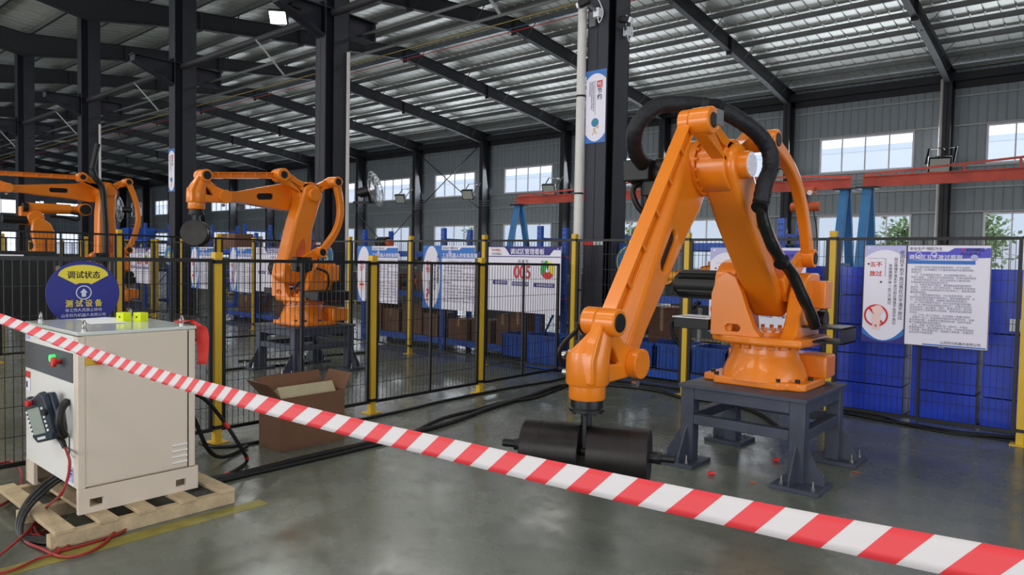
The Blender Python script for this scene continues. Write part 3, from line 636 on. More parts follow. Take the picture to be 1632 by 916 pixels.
b.tube(spline([c+Vector((-.02, -.1, .02)), c+Vector((-.05, -.16, -.06)), c+Vector((0, -.12, -.2)), c+Vector((.1, -.02, -.26))]), .022, 10); b.build('connector_cluster', BLACKP, R1, .01)
# robot three: hose hanging down its column
b = MB(); o3 = Vector((-15.25, 5.45, .64)); p = spline([atX(x, y, -14.95)-o3 for x, y in ((147, 270), (152, 283), (163, 300), (166, 330), (168, 360), (168, 400), (166, 430))]); b.tube(p, .06, 10); b.cyl(p[0], p[0]+Vector((0, .1, .5)), .05, 10); b.build('cable_sleeve', BLACKP, R3)
# ---- drums hung from the flanges
def drumset(Wp, az, R, Lh, label, shaft=True):
    c = Vector((Wp[0]-.02, Wp[1]-.06, 0)); zt = Wp[2]-.49; zc = zt-.07-R
    t = thing('test_drum', (c.x, c.y, zc), label, 'drum', 'black test drums'); d = Vector((cos(az), sin(az), 0)); o = Vector((c.x, c.y, zc)); n = Vector((-d.y, d.x, 0))
    b = MB(); b.cyl(o+Vector((0, 0, R-.02)), o+Vector((0, 0, R+.075)), .03, 8); b.box(o+Vector((0, 0, R-.03)), (.02, .1, .18), az); b.build('hanger_bar', BLACKM, t)
    for s in (-1, 1):
        a, e = (.022, Lh)
        q = MB(); q.cyl(o+d*s*a, o+d*s*e, R, 48); dr = q.build('drum_half', DRUM, t, .006)
        for u in (.35, .68): q = MB(); q.cyl(o+d*s*(a+(e-a)*u-.002), o+d*s*(a+(e-a)*u+.002), R+.0015, 48); q.build('weight_seam', BLACKM, dr)
        if shaft:
            q = MB(); q.cyl(o+d*s*e, o+d*s*(e+.04), .032, 20); q.cyl(o+d*s*(e+.04), o+d*s*(e+.06), .035, 6); q.cyl(o+d*s*(e+.06), o+d*s*(e+.13), .02, 16)
            for j in range(8): q.cyl(o+d*s*(e+.065+j*.008), o+d*s*(e+.068+j*.008), .0225, 12)
            q.build('threaded_shaft', BLACKM, t)
    b = MB(); b.cyl(o-d*.022, o+d*.022, .03, 16); b.build('axle', BLACKM, t)
    return t
drumset(P1['W'], radians(23), .147, .345, 'wide black steel drum pair hanging under the nearest robot wrist')
drumset(P2['W'], radians(-40), .16, .12, 'round black drum weight hanging from middle robot wrist', False)
# ================================================================== SAFETY FENCES
def wiremesh(wd, z0, z1, dv=.05, dh=.2, r=.0022):
    """welded mesh in the x-z plane, x 0..wd"""
    b = MB(); n = int(wd/dv)
    for i in range(1, n): x = wd*i/n; b.bb(x-r, x+r, -r, r, z0, z1)
    m = max(1, int(round((z1-z0)/dh)))
    for i in range(1, m): z = z0+(z1-z0)*i/m; b.bb(0, wd, -r-.003, -r, z-r, z+r)
    return b
PMC = {}
def fence(name, pts, zt, post_h, label, group=None, rail=.03, mid=True, postw=.06, skip=(), mesh_top=None):
    """pts: list of (x,y) post positions; panels between them"""
    t = thing(name, (pts[0][0], pts[0][1], 0), label, 'fence', group); L0 = WL[t.name]
    for i, (x, y) in enumerate(pts):
        if i in skip: continue
        key = ('post', postw, post_h)
        if key not in PMC:
            b = MB(); b.bb(-postw/2, postw/2, -postw/2, postw/2, .01, post_h-.05); PMC[key] = b.mesh('post', YELLOW, False)
            b = MB(); b.bb(-postw/2-.004, postw/2+.004, -postw/2-.004, postw/2+.004, post_h-.05, post_h); PMC[key+('c',)] = b.mesh('post_cap', YELLOW, False)
            b = MB(); b.bb(-.075, .075, -.075, .075, 0, .01); PMC[key+('b',)] = b.mesh('base_plate', YELLOW, False)
            b = MB(); b.bb(-postw/2-.012, postw/2+.012, -postw/2-.008, postw/2+.008, post_h-.095, post_h-.065); PMC[key+('k',)] = b.mesh('clamp', FENCEK, False); b = MB(); b.bb(-postw/2-.012, postw/2+.012, -postw/2-.008, postw/2+.008, .12, .15); PMC[key+('l',)] = b.mesh('clamp', FENCEK, False)
        o = link('post', PMC[key], t); o.matrix_parent_inverse = Matrix.Identity(4); o.location = Vector((x, y, 0))-L0
        for s_, nm in (('c', 'post_cap'), ('b', 'base_plate'), ('k', 'clamp'), ('l', 'clamp')): link(nm, PMC[key+(s_,)], o)
    for i in range(len(pts)-1):
        a = Vector((*pts[i], 0)); e = Vector((*pts[i+1], 0)); d = (e-a); L = d.length; d.normalize(); gap = postw/2+.012; wd = round(L-2*gap, 3)
        key = ('pan', wd, zt, rail)
        if key not in PMC:
            b = MB(); z0 = .1; r = rail/2
            b.bb(0, rail, -r, r, z0, zt); b.bb(wd-rail, wd, -r, r, z0, zt); b.bb(rail, wd-rail, -r, r, zt-rail, zt); b.bb(rail, wd-rail, -r, r, z0, z0+rail)
            if mid: b.bb(wd/2-.012, wd/2+.012, -.012, .012, z0+rail, zt-rail)
            PMC[key] = b.mesh('panel_frame', FENCEK, False); PMC[key+('m',)] = wiremesh(wd, z0, zt, .05, .2).mesh('wire_mesh', FENCEK, False)
        o = link('panel_frame', PMC[key], t); o.matrix_parent_inverse = Matrix.Identity(4)
        o.location = a+d*gap-L0; o.rotation_euler = (0, 0, math.atan2(d.y, d.x)); stuff(link('wire_mesh', PMC[key+('m',)], o))
    return t
# the low fence that runs away from the camera on the left, ending at the rear fence
fence('low_safety_fence', [(-5.76, -.38), (-5.76, 1.27), (-5.76, 2.92), (-5.76, 4.57), (-5.76, 6.2), (-5.76, 7.8)], 1.565, 1.62, 'low black mesh fence with yellow posts between cream cabinet and middle robot', 'black mesh fences', skip=(5,))
B0 = -5.585; sp = 1.668
fence('rear_safety_fence', [(B0+sp*k, 7.87) for k in range(-5, 5)], 1.9, 1.97, 'tall black mesh fence with yellow posts behind nearest robot, carrying the boards', 'black mesh fences')
fence('rear_safety_fence', [(B0+sp*k, 7.87) for k in range(-14, -5)], 1.9, 1.97, 'tall black mesh fence with yellow posts behind the left robot', 'black mesh fences')
fence('cell_divider_fence', [(-12.06, 1.2), (-12.06, 2.86), (-12.06, 4.5), (-12.06, 6.14), (-12.06, 7.75)], 1.9, 1.97, 'tall black mesh fence with yellow posts between left robot and middle robot', 'black mesh fences')
fence('cell_divider_fence', [(-18.4, 2.86), (-18.4, 4.5), (-18.4, 6.14), (-18.4, 7.75)], 1.9, 1.97, 'far left mesh fence with yellow posts beyond the left robot', 'black mesh fences')
# ================================================================== CABINET ON PALLET
px0, px1, py0, py1 = -5.36, -4.25, 1.24, 2.28
t = thing('wooden_pallet', (-4.8, 1.75, 0), 'pale wooden pallet under the cream cabinet', 'pallet')
for yy in (1.26, 1.48, 1.69, 1.93, 2.18): b = MB(); b.bb(px0, px1, yy, yy+.1, .078, .1); b.build('board', WOOD, t, .003)
for xx in (px1-.07, (px0+px1)/2-.05, px0): b = MB(); b.bb(xx, xx+.065, py0, py1, .0, .078); b.build('stringer', WOOD, t, .003)
cx0, cx1, cy0, cy1, cz0, cz1 = -5.37, -4.43, 1.43, 2.1, .1, 1.14
t = thing('control_cabinet', (-4.9, 1.76, .1), 'cream steel control cabinet with dark grey band, standing on wooden pallet', 'cabinet')
b = MB(); b.bb(cx0, cx1, cy0+.03, cy1, .25, cz1-.015); b.build('body', CREAM, t, .006)
b = MB(); b.bb(cx0-.005, cx1+.005, cy0, cy1+.01, cz1-.015, cz1+.005); b.build('top_cover', CTOP, t, .004)
b = MB(); b.bb(cx0+.005, cx1-.06, cy0-.0, cy0+.03, .245, cz1-.02); dr = b.build('front_door', CWHITE, t, .005)
b = MB(); b.bb(cx1-.055, cx1+.004, cy0, cy0+.04, .245, cz1-.02); b.build('corner_post', CREAM, t, .004)
b = MB(); b.bb(cx0+.01, cx1-.065, cy0-.004, cy0, .85, 1.02); b.build('dark_band', CBAND, dr)
b = MB(); b.bb(cx1, cx1+.004, cy0+.05, cy1-.05, .26, cz1-.03); sd = b.build('side_panel', CREAM, t, .002)
b = MB(); b.bb(cx1, cx1+.002, cy1-.046, cy1-.04, .25, cz1-.02); b.build('seam', BLACKM, sd)
b = MB(); b.bb(cx1, cx1+.006, cy1-.038, cy1, .25, cz1-.02); b.build('rear_corner_post', CREAM, t, .003)
sk = MB(); sk.prism([rect(cy0, cy1+.02, .1, .245), rect(1.49, 1.565, .135, .18), rect(1.98, 2.045, .135, .18)], cx1-.025, cx1+.006); sk.build('plinth', CREAM, t, .002)
sk = MB(); sk.prism([rect(cy0, cy1+.02, .1, .245), rect(1.55, 1.95, .135, .24)], cx0, cx0+.03); sk.build('plinth', CREAM, t, .002)
b = MB(); b.bb(cx0, cx0+.16, cy0, cy0+.02, .1, .25); b.build('foot', CREAM, t)
b = MB(); b.bb(cx0, cx0+.03, cy0-.1, cy0-.06, .0, .1); 
for zz in (.4, .363, .327, .29):
    b = MB(); b.cyl((cx1+.005, 1.955, zz), (cx1+.005, 2.05, zz), .007, 8); b.build('louvre', CWHITE, sd)
b = MB(); b.bb(cx1, cx1+.014, 1.47, 1.56, .955, 1.03); b.build('switch_plate', YELLOW, t, .004)
b = MB(); b.cyl((cx1+.014, 1.545, .995), (cx1+.04, 1.545, .995), .038, 20); b.box((cx1+.045, 1.545, .995), (.02, .02, .07)); b.build('rotary_switch', RED, t)
b = MB(); b.cyl((-4.79, cy0-.004, .965), (-4.79, cy0-.03, .965), .022, 18); b.build('green_lamp', GREENL, t)
b = MB(); b.cyl((-4.69, cy0-.004, .955), (-4.69, cy0-.03, .955), .014, 14); b.cyl((-4.69, cy0-.03, .955), (-4.69, cy0-.05, .955), .03, 20); b.build('stop_button', RED, t, .004)
pl = Plane((cx0, cy0-.001, 0), (1, 0, 0), (0, 0, 1))
flat(pl, [rect(.02, .11, .785, .825)], .001, PRED, 'warning_label', dr); flat(pl, [rect(.02, .11, .7, .782)], .001, PWHITE, 'warning_label', dr); flat(pl, [rect(.03, .06, .72, .76)], .002, INK, 'warning_mark', dr)
flat(pl, [rect(.02, .1, 1.035, 1.075)], .001, PLIL, 'rating_label', dr)
flat(pl, [rect(.78, .87, .27, .36)], .001, PLIL, 'rating_label', dr); flat(pl, [rect(.79, .86, .335, .345), rect(.79, .86, .315, .325), rect(.79, .84, .3, .305)], .002, PURP, 'label_text', dr)
for x, y in ((-5.3, 1.5), (-4.5, 1.49), (-4.5, 2.05), (-5.3, 2.05)):
    b = MB(); b.cyl((x, y, cz1), (x, y, cz1+.02), .016, 12)
    b.tube([(x+.02*cos(a_), y, cz1+.04+.024*sin(a_)) for a_ in [i*2*pi/14 for i in range(15)]], .005, 6); b.build('lifting_eye', STEEL, t)
# lower leg stub seen under front
# things on the cabinet
for lb, x, y in (('lime green plastic block on cabinet top, left of its pair', -5.02, 1.9), ('lime green plastic block on cabinet top, right of its pair', -4.95, 1.98)):
    o = thing('plastic_block', (x, y, cz1), lb, 'block', 'lime plastic blocks'); b = MB(); b.box((x, y, cz1+.034), (.07, .06, .058), .3); b.build('block_body', LIME, o, .002)
    c = Vector((x, y, cz1+.034)); b = MB(); b.cyl(c+Vector((.03*sin(.3), -.03*cos(.3), .0)), c+Vector((.0335*sin(.3), -.0335*cos(.3), 0)), .006, 10); b.build('bolt_hole', BLACKP, o)
for i, (x, y, rz, lb) in enumerate(((-5.2, 1.85, .25, 'white paper sheet lying on cabinet top, nearer the left edge'), (-5.02, 1.78, -.15, 'white paper sheet lying on cabinet top beside the lime blocks'))):
    b = MB(); b.box((x, y, cz1+.0065+i*.001), (.3, .21, .0012), rz); tag(b.build('paper_sheet', PWHITE), lb, 'paper', 'papers on the cabinet')
# red ribbon over the rear corner
o = thing('red_ribbon', (-4.4, 2.1, cz1), 'red cloth ribbon draped over rear corner of cream cabinet', 'ribbon'); rows = []
cl = spline([(-4.52, 2.02, 1.165), (-4.5, 2.1, 1.17), (-4.46, 2.145, 1.135), (-4.45, 2.165, 1.07), (-4.45, 2.16, .97), (-4.45, 2.155, .89)], 5)
for i, p in enumerate(cl): k = .01+.022*min(1, i/12); rows.append([(p.x-.01-.02*sin(i*.5), p.y-k, p.z+.004), (p.x+.012*sin(i*.9), p.y, p.z), (p.x+.02, p.y+k*.9, p.z-.006*sin(i))])
b = MB(); b.sheet(rows); rb = b.build('ribbon_cloth', REDFAB, o); sm = rb.modifiers.new('s', 'SOLIDIFY'); sm.thickness = .002
# ---- teach pendant on the front door
o = thing('teach_pendant', (-4.8, 1.36, .58), 'dark handheld teach pendant with grey screen hanging on cabinet front', 'controller')
Rm = Matrix.Rotation(radians(6), 3, 'Z')@Matrix.Rotation(radians(-15), 3, 'Y')@Matrix.Rotation(radians(8), 3, 'X'); ctr = Vector((-4.75, 1.345, .62))
def pp(x, y, z): return ctr+Rm@Vector((x, y, z))
def rb_(pts, y0, y1): q = MB(); q.prism([pts], y0, y1, fn=lambda p, h: pp(p[0], h, p[1])); return q
body = [(-.14, .1), (-.13, .13), (-.07, .145), (-.04, .125), (.05, .14), (.1, .15), (.14, .12), (.14, -.1), (.11, -.135), (-.1, -.135), (-.14, -.1)]
rb_(body, -.02, .02).build('pendant_body', PEND, o, .01); rb_([(.04, .14), (.15, .13), (.155, -.11), (.06, -.14)], .015, .055).build('hand_grip', PEND, o, .015)
rb_(rect(-.1, .055, -.085, .07), -.0225, -.019).build('screen', LCD, o)
for s in (-.122, .082):
    for i in range(6): rb_(rect(s, s+.018, .05-i*.026, .064-i*.026), -.024, -.019).build('key', PWHITE, o, smooth=False)
q = MB(); q.cyl(pp(-.02, -.02, .105), pp(-.02, -.035, .105), .014, 14); q.cyl(pp(-.02, -.035, .105), pp(-.02, -.05, .105), .02, 16); q.build('stop_button', RED, o, .004)
q = MB(); q.cyl(pp(.125, -.02, .03), pp(.125, -.035, .03), .02, 16); q.build('jog_wheel', BLACKP, o)
flat(Plane(pp(-.07, -.0205, -.118), Rm@Vector((1, 0, 0)), Rm@Vector((0, 0, 1))), [rect(i*.016, i*.016+.011, 0, .016) for i in range(7)], .0015, PWHITE, 'lettering', o)
q = MB(); q.tube([pp(.06, .03, -.12), pp(.09, .035, -.17), pp(.1, .035, -.2)], .015, 10); q.build('strain_relief', BLACKP, o)
q = MB(); q.tube(spline([Vector((-4.56, 1.42, .74)), Vector((-4.53, 1.38, .7)), Vector((-4.52, 1.37, .62)), Vector((-4.54, 1.4, .54))]), .022, 8); q.build('pendant_holder', BLACKP, o)
q = MB(); q.tube(spline([pp(.1, .035, -.19), Vector((-4.49, 1.4, .43)), Vector((-4.47, 1.4, .47)), Vector((-4.5, 1.41, .55))]), .004, 6); q.build('lanyard', BLACKP, o)
e = pp(.1, .035, -.2)
cb = spline([e, atY(111, 735, 1.33), atY(107, 765, 1.28), atY(95, 790, 1.22), atX(76, 806, -4.66), atX(60, 824, -4.7), atZ(55, 832, .03), atZ(60, 850, .01), atZ(85, 866, .01), atZ(110, 870, .008), (-4.2, 1.24, .01), atZ(190, 850, .01), atZ(206, 826, .03), (-4.3, 1.62, .06)], 8)
q = MB(); q.tube(cb, .0075, 8); tag(q.build('pendant_cable', REDC), 'red cable hanging from the teach pendant down to the pallet', 'cable')
def floorcable(name, pts, r, m, label, grp=None, z=None, k=6):
    P = [atZ(x, y, (z or r)) if len(p_) == 2 else Vector(p_) for p_ in pts for x, y in [p_[:2]]]
    q = MB(); q.tube(spline(P, k), r, 8); return tag(q.build(name, m), label, 'cable', grp)
floorcable('red_cable', [(-40, 748), (0, 738), (22, 736), (34, 752), (33, 775), (22, 792), (0, 806), (-30, 822)], .008, REDC, 'red cable loop on floor at far left beside the pallet', 'red cables', .02)
floorcable('red_cable', [(80, 822), (60, 838), (38, 852), (38, 858), (46, 866), (66, 874), (95, 886), (130, 884), (165, 866), (190, 838), (207, 815)], .008, REDC, 'red cable curving across the pallet side in front of cabinet', 'red cables', .012)
floorcable('red_cable', [(-30, 918), (20, 908), (60, 890), (95, 878), (74, 862), (60, 850), (56, 836), (70, 830), (78, 838), (66, 850), (50, 852), (52, 842), (60, 836)], .007, REDC, 'red cable tangled in small coils at front corner of pallet', 'red cables', .012)
floorcable('red_cable', [(-30, 902), (0, 884), (40, 850), (58, 830), (80, 806), (104, 784)], .0075, REDC, 'straight red cable running from lower left up to the cabinet', 'red cables', .035)
for i, (dx, lb) in enumerate(((0, 'outermost'), (.05, 'middle'), (.1, 'innermost'))):
    P = [Vector((-4.85+dx, 1.6, .3)), Vector((-4.83+dx, 1.42, .23)), Vector((-4.8+dx, 1.33, .18)), Vector((-4.7+dx*.7, 1.24, .13)), Vector((-4.62+dx*.6, 1.19, .06)), Vector((-4.52+dx*.5, 1.19, .018)), Vector((-4.4+dx, 1.28, .02))]
    q = MB(); q.tube(spline(P), .016-.003*i, 8); tag(q.build('power_hose', BLACKP), 'black hose looping out under cabinet front, %s of three' % lb, 'cable', 'black hoses under cabinet')
HG = 'black floor hoses'
floorcable('floor_hose', [(300, 770), (345, 762), (395, 752), (470, 733), (560, 712), (640, 694), (720, 672), (780, 650), (840, 632), (880, 618), (905, 614), (950, 612)], .022, BLACKP, 'thick black hose on open floor passing below the cardboard box', HG)
floorcable('floor_hose', [(330, 772), (395, 756), (470, 739), (560, 718), (640, 697), (700, 668), (760, 652), (800, 641), (850, 634), (900, 616)], .016, BLACKP, 'thinner black hose lying alongside thick hose on open floor', HG)
floorcable('floor_hose', [(318, 704), (345, 712), (400, 706), (480, 688), (600, 663), (660, 650), (700, 640), (790, 622), (830, 615), (880, 607), (905, 600)], .014, BLACKP, 'black hose following foot of the low fence', HG)
floorcable('floor_hose', [(950, 612), (1000, 616), (1050, 623), (1090, 634), (1140, 640), (1200, 655), (1240, 680)], .02, BLACKP, 'black hose curving past wrist toward the near robot table', HG)
floorcable('floor_hose', [(905, 600), (960, 604), (1030, 612), (1100, 622), (1180, 636)], .014, BLACKP, 'black hose at foot of rear fence behind near robot wrist', HG)
floorcable('floor_hose', [(1340, 656), (1400, 668), (1450, 676), (1520, 688), (1580, 694), (1640, 700)], .018, BLACKP, 'black hose at foot of rear fence under the big board', HG)
floorcable('floor_hose', [(1340, 652), (1400, 662), (1460, 680), (1540, 693), (1640, 696)], .011, BLACKP, 'thin black hose twined along fence foot at right', HG)
q = MB(); q.tube(spline([(-5.0, 2.15, .62), (-5.0, 2.28, .6), (-5.02, 2.38, .4), (-5.05, 2.5, .15), (-5.2, 2.7, .03), (-5.4, 3.0, .02)]), .016, 8); tag(q.build('hanging_hose', BLACKP), 'black hose drooping from cabinet rear to fence foot', 'cable', HG)
dh = spline([(-4.95, 2.13, .66), (-4.9, 2.35, .6), atX(352, 665, -4.95), atX(385, 715, -4.9), atZ(393, 735, .02), atZ(370, 752, .015), atZ(330, 768, .02)], 6)
q = MB(); q.tube(dh, .014, 8); o = tag(q.build('hanging_hose', BLACKP), 'black hose with red bands sloping from cabinet rear to floor', 'cable', HG)
for i in (13, 21, 31): q = MB(); q.cyl(dh[i], dh[i+1], .0165, 10); q.build('red_band', RED, o)
floorcable('floor_hose', [(380, 575), (440, 572), (520, 566), (600, 560)], .016, BLACKP, 'black hose on floor behind the middle robot table', HG)
floorcable('floor_hose', [(330, 592), (400, 585), (470, 580), (520, 574)], .016, BLACKP, 'black hose on floor in front of the middle robot table', HG)
# ---- cardboard box with a second box inside
bx0, bx1, by0, by1 = -5.42, -5.09, 3.12, 3.74; H = .44
t = thing('cardboard_box', (-5.25, 3.43, 0), 'open brown cardboard box on floor beside the low fence', 'box')
for nm, c, d in (('side_wall', (bx0, (by0+by1)/2, H/2), (.006, by1-by0, H)), ('side_wall', (bx1, (by0+by1)/2, H/2), (.006, by1-by0, H)), ('end_wall', ((bx0+bx1)/2, by0, H/2), (bx1-bx0, .006, H)), ('end_wall', ((bx0+bx1)/2, by1, H/2), (bx1-bx0, .006, H)), ('bottom', ((bx0+bx1)/2, (by0+by1)/2, .004), (bx1-bx0, by1-by0, .006))):
    b = MB(); b.box(c, d); b.build(nm, CARD, t, smooth=False)
def flap(p0, p1, off): 
    a, b_ = Vector(p0), Vector(p1); o_ = Vector(off); q = MB(); nrm = (b_-a).cross(o_).normalized()*.003; v = [a, b_, b_+o_, a+o_]
    q.add([p-nrm for p in v]+[p+nrm for p in v], [(0, 1, 2, 3), (7, 6, 5, 4), (0, 4, 5, 1), (1, 5, 6, 2), (2, 6, 7, 3), (3, 7, 4, 0)]); q.build('flap', CARD, t, smooth=False)
flap((bx0, by0, H), (bx0, by1, H), (-.06, 0, .13)); flap((bx0, by0, H), (bx1, by0, H), (0, -.12, .13)); flap((bx0, by1, H), (bx1, by1, H), (0, .07, .14))
it = thing('inner_box', (-5.25, 3.43, .3), 'pale taped cardboard carton standing tilted inside the open box', 'box')
Ri = Matrix.Rotation(radians(-35), 3, 'Y'); b = MB(); b.box((-5.25, 3.44, .36), (.2, .54, .22), rot=Ri); b.build('carton', CARD2, it, .002)
c = Vector((-5.25, 3.44, .36)); b = MB(); b.box(c+Ri@Vector((.02, -.0, .1105)), (.05, .2, .001), rot=Ri); b.build('pink_label', PINKT, it)
b = MB(); b.box(c+Ri@Vector((-.07, 0, .1105)), (.05, .54, .001), rot=Ri); b.build('packing_tape', mat('clear_tape', (190, 190, 180), .15, .3), it)
# ================================================================== BOARDS ON THE FENCES
def board(x0, x1, z0, z1, label, name='notice_board', y=7.82, m=WHITE, grp=None):
    t = thing(name, ((x0+x1)/2, y, z0), label, 'board', grp); b = MB(); b.bb(x0, x1, y, y+.015, z0, z1); b.build('panel', m, t, .002, smooth=False)
    return t, Plane((x0, y, z0), (1, 0, 0), (0, 0, 1)), x1-x0, z1-z0
def hooks(t, x0, x1, z1, y=7.82):
    for x in (x0+.05, x1-.05): b = MB(); b.cyl((x, y+.02, z1-.03), (x, y-.005, z1-.03), .008, 8); b.build('screw', STEEL, t)
def wave(w_, h_, up, a=.1):
    n = 10; return [(0, h_), (w_, h_)]+[(w_*(1-i/n), h_-a*h_*(.35+.65*(2*i/n-1)**2)) for i in range(n+1)] if up else [(w_, 0), (0, 0)]+[(w_*i/n, a*h_*(.15+.85*(2*i/n-1)**2)) for i in range(n+1)]
t, pl, W_, H_ = board(-1.935, -.85, .84, 1.823, 'large white and lilac Chinese notice board with prohibition ring, right of near robot'); hooks(t, -1.935, -.85, 1.823)
flat(pl, [rect(0, W_, H_-.006, H_), rect(0, W_, 0, .006), rect(0, .006, 0, H_), rect(W_-.006, W_, 0, H_)], .001, mat('board_edge', (90, 60, 50), .6), 'frame_edge', t)
flat(pl, [wave(.385, H_, True, .14)], .0008, PLIL, 'lilac_arc', t); flat(pl, [wave(.385, H_, False, .16)], .0008, PBLUE, 'blue_arc', t); flat(pl, [wave(.385, H_, False, .09)], .0018, PURP, 'purple_arc', t)
flat(pl, [rect(.383, .395, 0, H_)], .003, INK, 'divider', t)
text(pl, [('五不', .055, .765, .058, 'LEFT', False, 1, .014), ('放过', .055, .672, .058, 'LEFT', False, 1, .014)], .003, PRED, 'red_heading', t)
for r_ in ((.06, .82, .2, .822), (.24, .66, .242, .82)):
    flat(pl, [rect(.045+i*.018, .045+i*.018+.011, .845, .848) for i in range(9)]+[rect(.2, .203, .83-i*.02, .842-i*.02) for i in range(9)], .0032, INK, 'dashes', t); break
flat(pl, [circ(.045, .79, .01, n=12), circ(.165, .61, .01, n=12)], .0033, INK, 'dots', t)
text(pl, [('原因找不到不放过 责任分不清不放过'.replace(' ', ''), .348, .89, .043, 'CENTER', True, 1, .008), ('纠正措施不落实不放过纠正措施不处罚不放过', .295, .83, .0335, 'CENTER', True, 1, .008), ('有效措施不举一反三不放过', .247, .765, .034, 'CENTER', True, 1, .008)], .003, INK, 'vertical_text', t)
flat(pl, [[circ(.13, .27, .112, n=36), circ(.13, .27, .094, n=36)]], .0025, PRED, 'prohibition_ring', t); flat(pl, [[(.06, .335), (.075, .35), (.2, .2), (.187, .186)]], .003, PRED, 'prohibition_bar', t)
flat(pl, [circ(.145, .325, .05, n=24), circ(.135, .235, .04, n=20, ry=.06), [(.1, .2), (.12, .2), (.125, .13), (.1, .13)], [(.14, .2), (.165, .2), (.17, .125), (.14, .125)], [(.09, .28), (.105, .29), (.12, .25), (.1, .235)]], .0038, PPINK, 'pale_figure', t)
flat(pl, [[(.397, H_-.15), (W_-.008, H_-.12), (W_-.008, H_-.03), (.79, H_-.03), (.74, H_-.065), (.397, H_-.065)]], .002, mat('print_violet', (84, 80, 190), .5), 'title_band', t); flat(pl, [rect(.397, .96, H_-.185, H_-.15)], .0021, PBLUE, 'title_band_edge', t)
flat(pl, [[circ(.49, H_-.1, .03, n=16), circ(.49, H_-.1, .02, n=16)], [circ(.62, H_-.09, .028, n=12), circ(.62, H_-.09, .014, n=12)], circ(.95, H_-.12, .03, n=10)], .0028, PLIL, 'gear_print', t)
text(pl, [('安全生产·预防为主', .41, H_-.05, .034, 'LEFT')], .003, INK, 'slogan', t)
text(pl, [('调试区五不放过原则', .405, H_-.138, .05, 'LEFT', False, 1, .02)], .004, WHITE, 'board_title', t)
text(pl, [('KOWELL', .885, H_-.06, .036, 'LEFT', False, 1, .01)], .004, INKK, 'maker_name', t); text(pl, [('K', .845, H_-.06, .04, 'LEFT', False, 1.1, .02)], .0045, PRED, 'maker_mark', t)
text(pl, [('科为机器人', .84, H_-.1, .033, 'LEFT')], .004, INKK, 'maker_subtitle', t)
BODY = ['　“五不放过原则”是指在质量管理中，对于出现的', '质量问题，必须遵循五个方面的原则进行处理和预防，', '具体如下：', '　（1）不查清原因不放过：在出现质量问题时，必', '须深入调查、了解和分析问题的原因，找准问题的根源', '，将原因不明或查不清，就无法从根本上解决问题，', '也难以避免类似问题的再次发生。', '　（2）不落实责任不放过：要明确出现质量问题的',
        '责任方，包括个人、部门或班次等，并要求其承担相应', '的责任。这样可以增强相关人员的责任心，提高其对质', '量的重视程度。', '　（3）不整改措施不放过：针对查清的原因，必须', '制定有效的整改措施并落实执行。整改措施要具体、可', '行，并且有可追溯性，以确保问题得到彻底解决。', '　（4）不处罚教育不放过：对于造成质量问题的相', '关方，除了要求其承担相应的责任外，还要对其进行', '适当的处罚，以示警告。同时，要通过培训、宣传等', '方式加强员工的质量意识和技能，避免类似问题的再', '次发生。', '　（5）不举一反三不放过：在处理某一质量问题时', '，还要举一反三，检查其他类似的环节是否存在，如果', '存在类似问题，也需要进行整改和处理，这样可以使', '整个质量管理体系更加稳定。', '　总之，质量“五不放过原则”是一种科学、严格的', '质量管理方法，通过遵循这五个原则，可以有效地提高', '产品质量，降低质量风险，增强客户满意度，并最终实', '现企业的可持续发展。']
text(pl, [(l_, .43, H_-.225-i*.0245, .0225, 'LEFT', False, 1, .003) for i, l_ in enumerate(BODY)], .003, INKB, 'body_text', t)
text(pl, [('山东科为机器人有限公司', .7, .035, .03, 'LEFT')], .003, INK, 'maker_footer', t); flat(pl, [rect(.55, 1.07, .012, .024)], .002, PBLUE, 'footer_line', t)
# three principles board, half hidden behind near robot
t, pl, W_, H_ = board(-3.6, -2.51, .8, 1.79, 'white Chinese notice board half hidden behind the near robot arm'); hooks(t, -3.6, -2.51, 1.79)
flat(pl, [wave(.38, H_, True, .16)], .0008, PLIL, 'lilac_arc', t); flat(pl, [wave(.38, H_, False, .14)], .0008, PBLUE, 'blue_arc', t); flat(pl, [rect(.383, .393, 0, H_)], .003, INK, 'divider', t)
text(pl, [('三不', .095, .725, .062, 'LEFT', False, 1, .014), ('原则', .095, .63, .062, 'LEFT', False, 1, .014)], .003, PRED, 'red_heading', t)
flat(pl, [rect(.08+i*.02, .092+i*.02, .81, .813) for i in range(10)]+[rect(.28, .283, .79-i*.02, .802-i*.02) for i in range(9)], .0032, INK, 'dashes', t); flat(pl, [circ(.07, .75, .01, n=12)], .0033, INK, 'dots', t)
flat(pl, [[circ(.13, .27, .112, n=36), circ(.13, .27, .094, n=36)]], .0025, PRED, 'prohibition_ring', t); flat(pl, [circ(.145, .3, .04, n=24), circ(.135, .23, .035, n=20, ry=.06)], .0038, PPINK, 'pale_figure', t)
flat(pl, [rect(.397, W_-.008, H_-.15, H_-.03)], .002, mat('print_violet', (84, 80, 190), .5), 'title_band', t); flat(pl, [circ(1.0, H_-.2, .06, n=16)], .0021, PBLUE, 'gear_print', t)
text(pl, [('三不原则', .42, H_-.12, .06, 'LEFT')], .004, WHITE, 'board_title', t); text(pl, [('机器人', .88, H_-.1, .04, 'LEFT')], .004, INK, 'maker_subtitle', t)
text(pl, [('不接受不合格品　不接受', .43, .66, .046, 'LEFT'), ('不制造不合格品　防次品', .43, .4, .046, 'LEFT'), ('不流出不合格品　不留隐患', .43, .22, .046, 'LEFT')], .003, INK, 'body_text', t)
